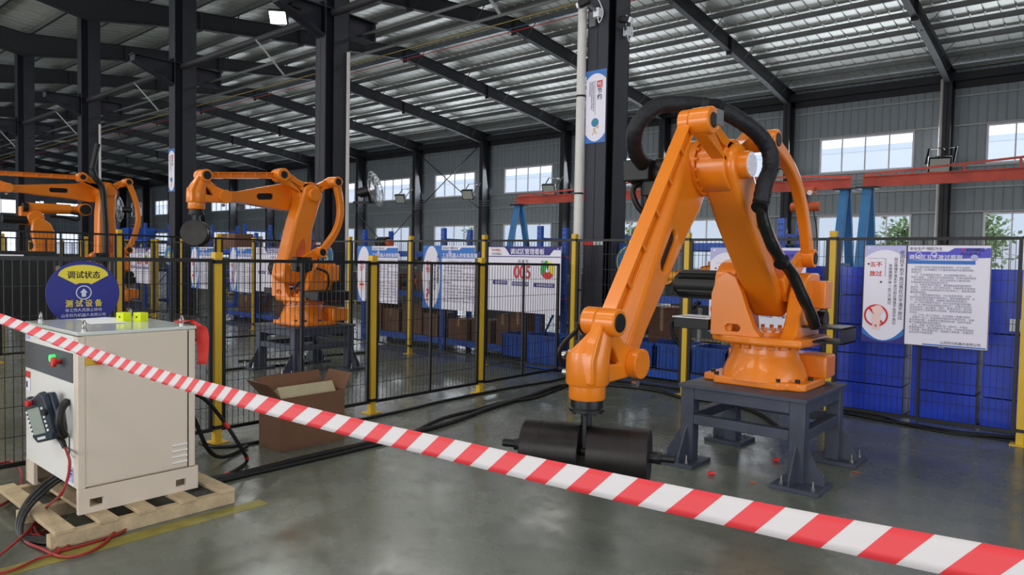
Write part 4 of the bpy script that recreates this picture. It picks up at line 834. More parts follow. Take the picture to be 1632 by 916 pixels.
# number board 005 and its twin at the next cell
def numboard(x0, x1, z0, z1, num, label):
    t, pl, W_, H_ = board(x0, x1, z0, z1, label, grp='number boards'); s = W_/1.345; hooks(t, x0, x1, z1)
    flat(pl, [rect(0, W_, H_-.155, H_-.143)], .001, PURP, 'rule_line', t); flat(pl, [[(.3*s, H_), (W_, H_), (W_, H_-.05), (1.22*s, H_-.05), (1.15*s, H_-.125), (.42*s, H_-.125), (.36*s, H_-.05)]], .001, PURP, 'title_band', t); flat(pl, [rect(0, .36*s, H_-.012, H_)], .001, PURP, 'title_band_edge', t)
    text(pl, [('调试区管理看板', .43*s, H_-.108, .09*s, 'LEFT', False, 1, .018)], .003, WHITE, 'board_title', t)
    text(pl, [('KOWELL', .07*s, H_-.07, .045*s, 'LEFT', False, 1, .01)], .003, PRED, 'maker_name', t); text(pl, [('科为机器人', .07*s, H_-.125, .04*s, 'LEFT')], .003, INK, 'maker_subtitle', t)
    text(pl, [(num, .5*s, H_-.46, .26*s, 'LEFT', False, .82, .02)], .003, PRED, 'board_number', t)
    text(pl, [('机 器 号', .58*s, H_-.235, .055*s, 'LEFT', False, 1, .002), ('状 态', 1.0*s, H_-.235, .05*s, 'LEFT')], .003, INK, 'field_text', t)
    flat(pl, [rect(.1*s, .38*s, H_-.56, H_-.5), rect(.47*s, .78*s, H_-.57, H_-.51), rect(.88*s, 1.25*s, H_-.575, H_-.515)], .002, PURP, 'field_label', t)
    text(pl, [('设备调试中', .14*s, H_-.545, .045*s, 'LEFT'), ('机器安装记录表', .48*s, H_-.555, .042*s, 'LEFT'), ('设备检验记录表', .93*s, H_-.56, .042*s, 'LEFT')], .004, WHITE, 'label_text', t)
    c = (1.12*s, H_-.33); R_ = .125*s
    for a0, a1, m_ in ((90, 215, PGREEN), (215, 325, PRED), (325, 450, PYEL)): flat(pl, [[c]+circ(c[0], c[1], R_, a0, a1, 14)], .003, m_, 'status_sector', t)
    flat(pl, [circ(c[0], c[1], .035*s, n=18)], .005, WHITE, 'status_hub', t); flat(pl, [[(c[0]-.008, c[1]), (c[0]+.008, c[1]), (c[0]+.02, c[1]+.06), (c[0], c[1]+.08)]], .006, INKK, 'status_pointer', t)
    return t
numboard(-7.125, -5.78, .85, 1.8, '005', 'white number board with purple header and red 005')
numboard(-13.75, -12.4, .85, 1.78, '006', 'white number board with purple header left of middle robot'); numboard(-20.25, -18.95, .81, 1.76, '007', 'white number board with purple header behind left robot')
def safety(x0, x1, z0, z1, label, red1, vt, title, q=False):
    t, pl, W_, H_ = board(x0, x1, z0, z1, label, grp='safety rule boards'); s = W_/1.12; w3 = .42*s; hooks(t, x0, x1, z1)
    flat(pl, [rect(0, w3, 0, H_)], .0006, PBLUE, 'blue_column', t); flat(pl, [circ(w3*.46, H_*.5, w3*.47, n=40, ry=H_*.495)], .0014, WHITE, 'white_oval', t)
    flat(pl, [[(w3, H_-.2), (W_, H_-.2), (W_, H_-.03), (.85*s, H_-.03), (.8*s, H_-.07), (w3, H_-.07)]], .002, PBLUE, 'title_band', t); flat(pl, [circ((.6+.4*i)*s, H_-.11, .035, n=10) for i in range(1)], .0027, PLIL, 'gear_print', t)
    text(pl, [(title, w3+.01, H_-.185, .075*s, 'LEFT', False, 1, .015)], .0036, WHITE, 'board_title', t); text(pl, [('安全生产·预防为主', w3+.02, H_-.055, .04*s, 'LEFT')], .003, INK, 'slogan', t)
    text(pl, [(red1[0], .07*s, H_-.33, .1*s, 'LEFT', False, .7, .01), (red1[1], .07*s, H_-.43, .1*s, 'LEFT', False, .7, .01)], .003, PRED, 'red_heading', t)
    text(pl, [(vt[0], .34*s, H_-.2, .056*s, 'CENTER', True, 1, .01), (vt[1], .27*s, H_-.34, .052*s, 'CENTER', True, 1, .01)], .003, INK, 'vertical_text', t)
    text(pl, [(l_, w3+.04, H_-.26-i*.048, .03*s, 'LEFT', False, 1, .004) for i, l_ in enumerate(BODY[3:17])], .003, INKB, 'body_text', t)
    if q: text(pl, [('?', .06*s, .12, .26*s, 'LEFT', False, 1, .02)], .004, PRED, 'question_mark', t); flat(pl, [circ(.17*s, .4, .04, n=14), [(.14*s, .36), (.2*s, .36), (.24*s, .2), (.2*s, .17), (.13*s, .25)]], .004, mat('print_mauve', (170, 130, 160), .5), 'grey_figure', t)
    else: flat(pl, [circ(.13*s, .38, .04, n=14), [(.08*s, .34), (.19*s, .34), (.22*s, .2), (.05*s, .22)]], .004, PPINK, 'pale_figure', t); flat(pl, [rect(.08*s, .2*s, .28, .32)], .0048, PRED, 'red_mark', t)
safety(-10.3, -9.2, .82, 1.8, 'white safety rules board with blue column, second left of the 005 board', ('安全', '生产'), ('安全生产人人有责', '以人为本预防为主'), '工业机器人的安装须知')
safety(-8.565, -7.41, .8, 1.81, 'white rules board with big red question mark, left of the 005 board', ('爱心', '情词'), ('用心沟通真诚相待', '细心检查耐心指导'), '工业机器人的安装发展', True)
safety(-16.7, -15.6, .8, 1.77, 'white safety rules board between left and middle robots', ('五不', '放过'), ('安全生产人人有责', '以人为本预防为主'), '工业机器人的安装须知')
safety(-14.85, -13.95, .8, 1.77, 'white rules board just left of the middle robot, behind its drum', ('爱心', '情词'), ('用心沟通真诚相待', '细心检查耐心指导'), '工业机器人的安装发展', True)
# round position signs
def roundsign(c, r, ch, label, ax='y'):
    t = thing('round_sign', c, label, 'sign', 'round number signs'); x, y, z = c
    b = MB(); b.cyl((x, y, z), (x, y+.01, z), r, 40); b.build('sign_plate', GBLUE, t); pl = Plane((x, y, z), (1, 0, 0), (0, 0, 1))
    flat(pl, [[circ(0, 0, r*.93, n=40), circ(0, 0, r*.87, n=40)]], .001, PYEL, 'sign_ring', t); text(pl, [(ch, 0, -r*.38, r*1.15, 'CENTER', False, 1.1, .02)], .002, PYEL, 'sign_number', t)
roundsign((-5.1, 8.52, 1.61), .235, '4', 'round blue sign with yellow 4 behind the near robot forearm')
roundsign((-11.65, 8.1, 1.6), .235, '5', 'round blue sign half hidden behind middle robot'); roundsign((-17.83, 7.8, 1.56), .24, '6', 'round blue sign seen above the cabinet, behind left cell fence')
# round status sign on the low fence, facing +x
t = thing('status_sign', (-5.72, 1.89, 1.31), 'round blue sign with yellow fan and white arrow hanging on low fence behind cabinet', 'sign')
pl = Plane((-5.715, 1.89, 1.3), (0, 1, 0), (0, 0, 1)); R_ = .243
b = MB(); o_ = circ(0, 0, R_, -52, 232, 48); b.prism([o_], -.006, 0, fn=lambda q_, h: pl.at(q_[0], q_[1]*.97, h)); b.build('sign_plate', SIGNB, t)
flat(pl, [[(-.165, .13)]+[(.0+.165*cos(radians(a))*1.0, .13+.078*sin(radians(a))) for a in range(165, 14, -15)]+[(.165, .13), (.05, .065), (.03, .074), (-.03, .074), (-.05, .065)]], .001, PYEL, 'yellow_fan', t)
text(pl, [('调试状态', 0, .112, .058, 'CENTER', False, .95, .02)], .002, INKK, 'status_text', t)
flat(pl, [[circ(0, .005, .052, n=32), circ(0, .005, .045, n=32)], [(-.014, -.025), (.014, -.025), (.014, .005), (.025, .005), (0, .034), (-.025, .005), (-.014, .005)]], .001, SIGNW, 'arrow_mark', t)
text(pl, [('测 试 设 备', 0, -.095, .056, 'CENTER', False, .9, .01)], .001, PYEL, 'device_text', t); text(pl, [('非工作人员禁止转动', 0, -.132, .027, 'CENTER'), ('山东科为机器人有限公司', 0, -.17, .027, 'CENTER')], .001, SIGNW, 'note_text', t)
# poster on the near column, small ones on others
def colposter(X, y, z0, z1, label, w_=.325):
    t = thing('column_poster', (X, y, z0), label, 'poster', 'column posters'); pl = Plane((X-w_/2, y, z0), (1, 0, 0), (0, 0, 1)); H_ = z1-z0
    b = MB(); b.bb(X-w_/2, X+w_/2, y, y+.006, z0, z1); b.build('panel', WHITE, t)
    flat(pl, [wave(w_, H_, True, .13)], .001, PBLUE, 'blue_arc', t); flat(pl, [wave(w_, H_, False, .13)], .001, PBLUE, 'blue_arc', t)
    flat(pl, [rect(.18, .27, H_*.76, H_*.85)], .002, PRED, 'red_square', t); text(pl, [('9S', .188, H_*.778, .075, 'LEFT')], .003, WHITE, 'square_text', t)
    text(pl, [('节约', .225, H_*.68, .085, 'CENTER', True, 1, .015)], .002, INK, 'poster_title', t)
    flat(pl, [rect(.155, .158, H_*.38, H_*.86)], .002, INK, 'rule_line', t)
    text(pl, [('减少浪费降低成本提高效益勤俭节约', .13, H_*.83, .026, 'CENTER', True), ('合理利用资源从我做起从点滴做起', .098, H_*.83, .026, 'CENTER', True), ('杜绝浪费提高效率', .066, H_*.83, .026, 'CENTER', True)], .002, INK, 'poster_text', t)
    flat(pl, [circ(.16, H_*.28, .06, n=24)], .002, PBLUE, 'globe', t); flat(pl, [circ(.14, H_*.3, .022, n=7), circ(.19, H_*.29, .018, n=6), circ(.15, H_*.25, .016, n=6)], .003, PGREEN, 'globe_land', t)
    flat(pl, [circ(.2, H_*.215, .022, n=14), [(.13, H_*.2), (.16, H_*.21), (.17, H_*.16), (.2, H_*.12), (.19, H_*.115), (.15, H_*.15), (.125, H_*.11), (.115, H_*.115), (.14, H_*.155)]], .003, PSAND, 'carrier_figure', t)
colposter(-5.515, 8.19, 3.24, 4.235, 'tall white and blue 9S poster on nearest dark column')
colposter(-18.57, 8.19, 3.2, 4.3, 'tall white and blue poster on dark column between left and middle robots')
b = MB(); b.bb(-5.675, -5.51, 8.193, 8.198, 1.83, 1.905); o = tag(b.build('reflective_sticker', PRED), 'red and white striped sticker on nearest dark column above fence', 'sticker')
b = MB()
for i in range(5): b.bb(-5.5+i*.032, -5.48+i*.032, 8.193, 8.198, 1.83, 1.905)
stuff(b.build('white_stripes', PWHITE, o))
b = MB(); b.bb(-12.2, -12.12, 8.193, 8.198, 1.83, 1.905); o = tag(b.build('reflective_sticker', PRED), 'red and white sticker on dark column behind the middle robot', 'sticker'); b = MB(); b.bb(-12.12, -11.98, 8.193, 8.198, 1.83, 1.905); b.build('white_stripes', PWHITE, o)
# ================================================================== HAZARD TAPE
TP = [(-260, 440, 12.5), (-120, 475, 13.8), (0, 507.5, 15.3), (129, 557, 17), (258, 600, 20.5), (340, 623, 23.5), (409, 642, 26), (546, 677, 28.5), (686, 709, 32), (845, 746, 36.5), (1000, 780, 41), (1150, 812, 45), (1300, 844, 50), (1460, 876, 56), (1632, 910, 62), (1800, 943, 68)]
pts = [];
for x, y, v in TP: dp = 54.5/v; pts.append(Vector((0, 0, CH))+ray(x, y)*dp)
pts = spline(pts, 4); b = MB(); me_uv = []; s_ = 0; rows = []; nv = 4
for i, p in enumerate(pts):
    if i: s_ += (p-pts[i-1]).length
    tn = (pts[min(i+1, len(pts)-1)]-pts[max(i-1, 0)]).normalized(); vw = (p-Vector((0, 0, CH))).normalized(); up = tn.cross(vw).normalized(); up = up if up.z > 0 else -up
    up = (up*.8+Vector((0, 0, 1))*.2); up = (up-tn*up.dot(tn)).normalized()
    row = []
    for j in range(nv+1): h = (j/nv-.5)*.05; row.append(p+up*h); me_uv.append((s_, j/nv*.05))
    rows.append(row)
b.sheet(rows); me = bpy.data.meshes.new('hazard_tape'); me.from_pydata([tuple(v) for v in b.v], [], b.f); uvl = me.uv_layers.new(name='UVMap')
for lp_ in me.loops: uvl.data[lp_.index].uv = me_uv[lp_.vertex_index]
me.materials.append(TAPEM)
for f in me.polygons: f.use_smooth = True
o = link('hazard_tape', me); tag(o, 'red and white striped barrier tape stretched across the foreground', 'tape'); sm = o.modifiers.new('s', 'SOLIDIFY'); sm.thickness = .0004
# ================================================================== RACKS AND STORED GOODS BEHIND THE REAR FENCE
def upright(X, y, t, tp=2.14):
    b = MB(); b.bb(X-.04, X+.04, y-.035, y+.035, 0, tp); u = b.build('upright', BLUE, t, smooth=False)
    b = MB()
    for i in range(int(tp/.075)): z = .06+i*.075; b.bb(X-.025, X-.01, y-.037, y-.0345, z, z+.025); b.bb(X+.01, X+.025, y-.037, y-.0345, z, z+.025)
    stuff(b.build('slots', BLACKM, u, smooth=False))
    b = MB(); b.bb(X-.06, X+.06, y-.05, y+.05, 0, .008); b.build('foot_plate', BLUE, u, smooth=False)
def rackrun(xs, y0, y1, levels, label, grp='blue pallet racks', tp=2.14):
    t = thing('pallet_rack', (xs[0], y0, 0), label, 'rack', grp)
    for X in xs:
        upright(X, y0, t, tp); upright(X, y1, t, tp)
        for z in (.2, tp-.22, tp-.9): b = MB(); b.bb(X-.012, X+.012, y0+.03, y1-.03, z, z+.04); b.build('tie', BLUE, t, smooth=False)
        b = MB(); b.bar((X, y0, .25), (X, y1, 1.1), .03, .02); b.build('brace', BLUE, t, smooth=False)
    for i in range(len(xs)-1):
        for z in levels:
            for y in (y0-.045, y1+.045): b = MB(); b.bb(xs[i]+.04, xs[i+1]-.04, y-.02, y+.02, z-.05, z+.05); b.build('beam', BLUE, t, smooth=False)
            b = MB(); b.bb(xs[i]+.04, xs[i+1]-.04, y0, y1, z+.035, z+.05); b.build('shelf_deck', DUSTY, t, smooth=False)
    return t
rackrun([-11.2, -8.98, -6.82], 8.68, 9.34, (.16, .95, 1.68), 'blue pallet rack with cartons, behind the rule boards left of near column')
rackrun([-5.4, -3.09], 8.68, 9.34, (.08, 1.1, 1.82), 'blue pallet rack behind the near robot arms', tp=2.17)
rackrun([-17.9, -15.65, -13.4], 8.9, 9.6, (.16, .95, 1.68), 'blue pallet rack behind the middle robot forearm')
rackrun([-26.5, -24.2, -21.9], 8.9, 9.6, (.16, 1.1, 1.95), 'far blue pallet rack with blue bins at left', tp=2.5)
rackrun([-20.8, -18.9], 10.4, 11.2, (.16, 1.1, 1.7), 'far blue rack behind the left robot, holding cartons', tp=2.5)
def carton(x, y, z, w_, d_, h_, label, m=CARD, rz=0, grp='stored cartons'):
    t = thing('carton', (x, y, z), label, 'box', grp); b = MB(); b.box((x, y, z+h_/2), (w_, d_, h_), rz); b.build('carton_body', m, t, .003)
    R = Matrix.Rotation(rz, 3, 'Z'); c = Vector((x, y, z)); b = MB(); b.box(c+R@Vector((0, 0, h_)), (.05, d_+.002, .002), rz); b.box(c+R@Vector((0, -d_/2, h_*.82)), (.05, .002, h_*.36), rz); b.build('tape_strip', mat('tan_tape', (170, 140, 100), .4), t, smooth=False)
cs = [(-11.0, .7, .5), (-10.45, .5, .42), (-9.85, .6, .55), (-9.3, .42, .4), (-8.6, .52, .34), (-8.05, .5, .36), (-7.62, .3, .5), (-7.25, .36, .55)]
nms = ['far left', 'second from left', 'third from left', 'left of the rack post', 'right of the rack post', 'under the red question mark board', 'small one left of the blue crate', 'tall one beside the blue crate']
for (x, w_, h_), nm in zip(cs, nms): carton(x, 8.98+rnd.uniform(-.05, .05), .215, w_*.9, .5, h_, 'brown carton on bottom shelf of left rack, '+nm, rz=rnd.uniform(-.06, .06))
for i, (x, w_, h_) in enumerate([(-10.6, .5, .3), (-9.7, .4, .35), (-8.4, .45, .32)]): carton(x, 9.05, 1.005, w_, .4, h_, ('brown carton on middle shelf left of first board', 'brown carton on middle shelf between the rule boards', 'brown carton on middle shelf behind question mark board')[i])
for i, (x, y, z) in enumerate([(-16.2, 9.2, .215), (-14.5, 9.2, .215), (-17.1, 9.2, 1.74), (-20.2, 10.8, 1.76), (-19.4, 10.8, 1.76)]): carton(x, y, z, .7, .5, .4, ('dark carton low behind board left of middle robot', 'dark carton low behind middle robot wrist', 'carton on top shelf above the left board', 'carton on far rack left of robot column', 'carton on far rack right of robot column')[i], m=CARD2 if i > 2 else CARD)
def crate(x, y, z, w_, d_, h_, label, m=CRATE, rz=0, grp='blue plastic crates'):
    t = thing('plastic_crate', (x, y, z), label, 'crate', grp); b = MB(); k = .012
    b.bb(-w_/2, w_/2, -d_/2, d_/2, 0, k)
    for s in (-1, 1): b.bb(s*w_/2-s*k, s*w_/2, -d_/2, d_/2, 0, h_); b.bb(-w_/2, w_/2, s*d_/2-s*k, s*d_/2, 0, h_)
    for s in (-1, 1): b.bb(-w_/2-.012, w_/2+.012, s*(d_/2), s*(d_/2+.014), h_-.04, h_); b.bb(s*(w_/2), s*(w_/2+.014), -d_/2, d_/2, h_-.04, h_)
    for i in range(5): xx = -w_/2+w_*(i+.5)/5; b.bb(xx-.008, xx+.008, -d_/2-.01, -d_/2, .02, h_-.04)
    me = b.mesh('crate_body', m, False); o = link('crate_body', me, t); o.matrix_parent_inverse = Matrix.Identity(4); o.rotation_euler.z = rz
crate(-6.98, 8.45, .11, .42, .42, .36, 'blue plastic crate by low beam below the 005 board, left one'); crate(-6.35, 8.4, .0, .62, .5, .5, 'blue ribbed crate on floor right of the 005 board')
for i, x in enumerate((-5.06, -4.53, -4.0, -3.45)): crate(x, 8.99, .132, .48, .54, .36, 'open blue crate on lowest shelf, '+('leftmost behind near wrist', 'second, just left of yellow post', 'third, right of yellow post', 'rightmost, behind robot base')[i])
crate(-4.3, 9.02, 1.152, .34, .4, .2, 'small blue crate on the middle shelf behind robot arms'); 
for i, x in enumerate((-26.0, -25.3, -24.7, -23.6, -22.9)): crate(x, 9.25, 2.0, .5, .5, .38, 'blue bin on top of far left rack, '+('first', 'second', 'third', 'fourth', 'fifth')[i]+' from left', grp='blue bins on the far rack')
carton(-4.95, 9.05, 1.152, .45, .4, .26, 'grey carton on middle shelf behind near forearm', m=DUSTY)
carton(-5.0, 9.5, 0, .4, .5, .95, 'brown carton standing behind rack near the wrist', rz=.05)
# robot parts stored on the right rack
t = thing('stored_robot_arm', (-4.1, 9.0, 1.15), 'small orange robot arm lying on middle shelf of rack behind near robot', 'robot')
b = MB(); b.cyl((-4.7, 8.9, 1.42), (-3.75, 9.0, 1.35), .075, 16); b.cyl((-4.72, 8.86, 1.4), (-4.72, 9.0, 1.4), .1, 18); b.build('arm_tube', mat('arm_amber', (240, 160, 30), .4), t)
b = MB(); b.lathe((-4.55, 8.95, 1.35), [(.06, -.06), (.1, 0), (.09, .12), (.05, .16)], 16); b.cyl((-4.2, 8.85, 1.5), (-3.75, 9.0, 1.6), .06, 12); b.box((-4.0, 9.0, 1.55), (.3, .14, .16)); b.build('arm_joint', ORANGE, t, .01)
b = MB(); b.cyl((-4.5, 8.8, 1.25), (-4.5, 8.95, 1.25), .1, 16); b.build('arm_motor', BLACKP, t); b = MB(); b.box((-4.0, 9.0, 1.2), (.9, .25, .1)); b.build('cradle', BLACKM, t)
for i, (x, z) in enumerate(((-10.1, 1.02), (-8.0, 1.02), (-10.9, 1.75))):
    t = thing('motor_unit', (x, 8.95, z), ('dark motor with orange end on shelf between the boards', 'dark motor with orange end on shelf left of 005 board', 'dark motor on top shelf at left end of rack')[i], 'motor', 'motors on the racks')
    b = MB(); b.cyl((x-.12, 8.9, z+.14), (x+.12, 8.9, z+.14), .12, 18); b.bb(x-.1, x+.1, 8.8, 9.0, z-.015, z+.05); b.build('motor_body', BLACKP, t); b = MB(); b.cyl((x+.12, 8.9, z+.14), (x+.24, 8.9, z+.14), .07, 14); b.build('motor_flange', DORANGE, t)
# coiled cable and lamp tube leaning
for i, (x, y) in enumerate(((-4.55, 9.55), (-3.9, 9.6))): b = MB(); b.cyl((x, y, 0), (x+.02, y, .95), .03, 12); tag(b.build('standing_tube', PIPEW), ('white tube standing behind rack left of yellow post', 'white tube standing behind rack right of yellow post')[i], 'pipe')
q = MB(); q.tube(spline([(-4.1, 8.6, 1.1), (-4.25, 8.55, .95), (-4.45, 8.55, .8), (-4.42, 8.55, .62), (-4.35, 8.6, .5)]), .03, 8); tag(q.build('corrugated_hose', BLACKM), 'dark corrugated hose hanging off the middle shelf', 'hose')
# red hoop cable beside the 005 board
q = MB(); c_ = atY(897, 443, 7.895); q.tube([c_+Vector((.255*cos(a), 0, .3*sin(a))) for a in [i*2*pi/28 for i in range(29)]], .007, 6); tag(q.build('red_hose', REDC), 'thin red hose loop hanging beside the 005 board', 'hose')
# tall stacks wrapped in blue corrugated plastic sheet
xs = [-2.42, -1.62, -1.0, -.3, .4]
b0 = [(-2.92, -2.5), (-2.42, -1.64), (-1.5, -.985), (-.965, -.36), (-.3, .4)]; lbs = ('left of the yellow post behind near robot', 'left under the large notice board', 'middle under the large notice board', 'right of the large notice board', 'at right picture edge')
for i, (x0, x1) in enumerate(b0):
    t = thing('blue_sheet_stack', ((x0+x1)/2, 8.7, 0), 'tall stack of bright blue plastic sheet bins, '+lbs[i], 'stack', 'blue sheet stacks')
    n = 5; hz = 1.6/n
    for j in range(n):
        dx = rnd.uniform(-.008, .008); b = MB(); b.bb(x0+.01+dx, x1-.01+dx, 8.36+rnd.uniform(0, .02), 9.0, .01+j*hz, (j+1)*hz-.0012); tr_ = b.build('bin', WRAPB, t, .003)
b = MB(); b.bb(-1.57, -1.51, 8.36, 8.9, 0, 1.58); tag(b.build('blue_sheet', WRAPB), 'narrow upright blue plastic sheet between two stacks', 'sheet')
b = MB(); b.bb(-.74, -.64, 8.352, 8.358, 1.0, 1.12); tag(b.build('stack_label', PWHITE), 'pale label stuck on right blue stack', 'label')
b = MB(); b.bb(-1.33, -1.28, 8.352, 8.358, .78, .81); tag(b.build('stack_label', PWHITE), 'tiny white label on blue stack under the notice board', 'label')
# ================================================================== GANTRY CRANES
def gantry(x0, x1, y, label, legs=(True, True)):
    t = thing('gantry_crane', ((x0+x1)/2, y, 0), label, 'crane', 'red and blue gantry cranes'); n = 8
    b = MB(); b.bb(x0, x1, y-.09, y+.09, 4.02, 4.05); b.bb(x0, x1, y-.09, y+.09, 4.32, 4.35); b.bb(x0, x1, y-.02, y+.02, 4.02, 4.35); b.build('main_beam', CRED, t, smooth=False)
    b = MB(); m = (x0+x1)/2; b.bar((x0, y+.15, 4.42), (m, y+.15, 4.72), .06, .06); b.bar((m, y+.15, 4.72), (x1, y+.15, 4.42), .06, .06); b.build('top_chord', CRED, t, smooth=False)
    for i in range(1, n): x = x0+(x1-x0)*i/n; h = 4.42+.3*(1-abs(2*i/n-1)); b = MB(); b.bb(x-.03, x+.03, y+.1, y+.16, 4.34, h); b.build('strut', CRED, t, smooth=False)
    for i in range(n): xa = x0+(x1-x0)*i/n; xb = x0+(x1-x0)*(i+1)/n; b = MB(); b.bar((xa, y+.13, 4.36), (xb, y+.13, 4.36), .04, .03); b.build('lace_bar', CRED, t, smooth=False)
    for k, x in enumerate((x0, x1)):
        if not legs[k]: continue
        xx = x+(.15 if k == 0 else -.15)
        for s in (-1, 1):
            b = MB(); b.bar((xx, y+s*.12, 4.0), (xx, y+s*1.1, .12), .24, .16); b.build('leg', GBLUE, t, .01, smooth=False)
        b = MB(); b.bb(xx-.3, xx+.3, y-.28, y+.28, 3.96, 4.02); b.build('head_plate', BLACKM, t, smooth=False)
        b = MB(); b.bb(xx-.12, xx+.12, y-1.4, y+1.4, .08, .24); b.build('foot_beam', GBLUE, t, smooth=False)
        b = MB(); b.bb(xx-.08, xx+.08, y-.72, y+.72, 1.6, 1.7); b.build('cross_tie', GBLUE, t, smooth=False)
    return t
gantry(-19.9, -6.3, 23.6, 'red gantry crane beam on blue legs spanning behind column and near robot'); gantry(-5.9, 4.5, 23.4, 'red gantry crane beam on blue legs at far right')
def hoist(x, y, label):
    t = thing('electric_hoist', (x, y, 3.6), label, 'hoist', 'orange hoists'); b = MB(); b.box((x, y, 4.0), (.5, .4, .22)); b.build('trolley', DORANGE, t, .02)
    b = MB(); b.cyl((x-.14, y-.25, 3.93), (x-.14, y-.2, 3.93), .08, 14); b.cyl((x+.14, y-.25, 3.93), (x+.14, y-.2, 3.93), .08, 14); b.build('wheel', PWHITE, t)
    b = MB(); b.cyl((x-.5, y, 3.5), (x+.4, y, 3.5), .15, 16); b.build('hoist_drum', DORANGE, t); b = MB(); b.box((x, y, 3.72), (.12, .2, .5)); b.build('hanger', BLACKM, t)
    b = MB(); b.cyl((x-.05, y, 3.35), (x-.05, y, 3.0), .1, 10); b.build('hook_block', DORANGE, t, .01); b = MB(); b.tube([(x-.05, y, 3.0), (x-.05, y, 2.88), (x+.04, y, 2.8), (x+.12, y, 2.86)], .025, 8); b.build('hook', BLACKM, t)
    b = MB(); b.tube(spline([(x+.2, y, 3.4), (x+.3, y, 2.9), (x+.35, y, 2.4), (x+.36, y, 1.6)]), .02, 6); b.build('pendant_cord', BLACKP, t)
hoist(-7.6, 23.6, 'orange electric hoist hanging from red beam left of blue legs'); hoist(-15.3, 23.6, 'orange electric hoist under red beam, beside black column')
# ================================================================== FANS, FLOODLIGHTS, CAMERAS
def fan(c, aim, R, label):
    t = thing('wall_fan', c, label, 'fan', 'round industrial fans'); C_ = Vector(c); a = Vector(aim).normalized(); e = a.cross(Vector((0, 0, 1))).normalized(); g = e.cross(a); b = MB()
    for k in range(5):
        rr = R*(.25+.75*k/4); off = .09*(1-(k/4)**2)
        for s in (1, -1): b.tube([C_+a*off*s+(e*cos(i*pi/14)+g*sin(i*pi/14))*rr for i in range(29)], .004, 4)
    for i in range(28):
        d = e*cos(i*2*pi/28)+g*sin(i*2*pi/28); b.tube([C_+a*.09+d*R*.2, C_+a*.07+d*R*.6, C_+d*R], .003, 4); b.tube([C_-a*.09+d*R*.2, C_-a*.07+d*R*.6, C_+d*R], .003, 4)
    stuff(b.build('guard', STEEL, t)); 
    for i in range(3):
        b = MB(); an = i*2*pi/3; d = e*cos(an)+g*sin(an); n_ = e*-sin(an)+g*cos(an); p = [C_+d*.06, C_+d*R*.5+n_*.13+a*.02, C_+d*R*.88+n_*.1+a*.03, C_+d*R*.88-n_*.06-a*.02, C_+d*R*.4-n_*.05-a*.02]; b.add(p+[q_+a*.004 for q_ in p], [(0, 1, 2, 3, 4), (9, 8, 7, 6, 5)]); b.build('blade', STEEL, t)
    b = MB(); b.cyl(C_-a*.08, C_-a*.34, .1, 18); b.cyl(C_-a*.34, C_-a*.38, .07, 18); b.build('fan_motor', BLACKP, t); return t, C_
t, C_ = fan((-11.35, 9.05, 2.98), (.78, .45, .22), .36, 'round industrial fan on bracket beside dark column, above middle robot'); b = MB(); b.bar((-11.75, 8.8, 2.7), (-11.4, 9.15, 2.72), .05, .05); b.bar((-11.45, 9.0, 2.7), (-11.5, 8.97, 2.95), .04, .04); b.build('fan_bracket', BLACKM, t)
t, C_ = fan((-24.6, 9.2, 3.0), (-.4, -.6, 0), .4, 'dark round fan behind the small far left robot'); b = MB(); b.bar((-24.95, 8.8, 2.7), (-24.6, 9.3, 2.75), .05, .05); b.build('fan_bracket', BLACKM, t)
def flood(x, y, z, label, aim=(.3, -1, -.5), s=1., lit=False, grp='wall floodlights'):
    t = thing('flood_light', (x, y, z), label, 'lamp', grp); C_ = Vector((x, y, z)); a = Vector(aim).normalized(); R = a.to_track_quat('-Z', 'Y').to_matrix(); b = MB()
    b.box(C_, (.42*s, .34*s, .1*s), rot=R); b.build('housing', BLACKM, t, .01); b = MB(); b.box(C_+a*.055*s, (.36*s, .28*s, .01), rot=R); b.build('lens', LENS if lit else FLENS, t)
    b = MB(); b.bar(C_+Vector((-.25*s, 0, .05)), C_+Vector((-.25*s, .3*s, .38*s)), .04*s, .02); b.bar(C_+Vector((.25*s, 0, .05)), C_+Vector((.25*s, .3*s, .38*s)), .04*s, .02); b.bar(C_+Vector((-.27*s, .3*s, .38*s)), C_+Vector((.27*s, .3*s, .38*s)), .05*s, .03); b.bar(C_+Vector((0, .3*s, .38*s)), C_+Vector((0, .6*s, .36*s)), .05, .05); b.build('bracket', BLACKM, t)
wn_ = ['right of the big window at far right', 'above the red beam right of near robot', 'behind the near robot elbow', 'left of the near dark column', 'third wall column left of near column', 'fourth wall column left of near column']
for k in range(6): flood(-5.4-6.5*k, 32.42, 5.72, 'dark floodlight on wall column '+wn_[k], s=1.9)
flood(-11.95, 7.22, 6.02, 'lit white floodlight under corbel of dark column at top', aim=(.55, -.55, -.6), s=.8, lit=True, grp='column floodlights')
L = bpy.data.lights.new('flood_beam', 'SPOT'); L.energy = 300; L.spot_size = radians(120); L.spot_blend = .8; L.shadow_soft_size = .15; L.color = (.95, 1, .93); o = bpy.data.objects.new('flood_beam', L); COL.objects.link(o); o.location = (-11.9, 7.1, 5.9); o.rotation_euler = Vector((.5, -.5, -.7)).to_track_quat('-Z', 'Y').to_euler()
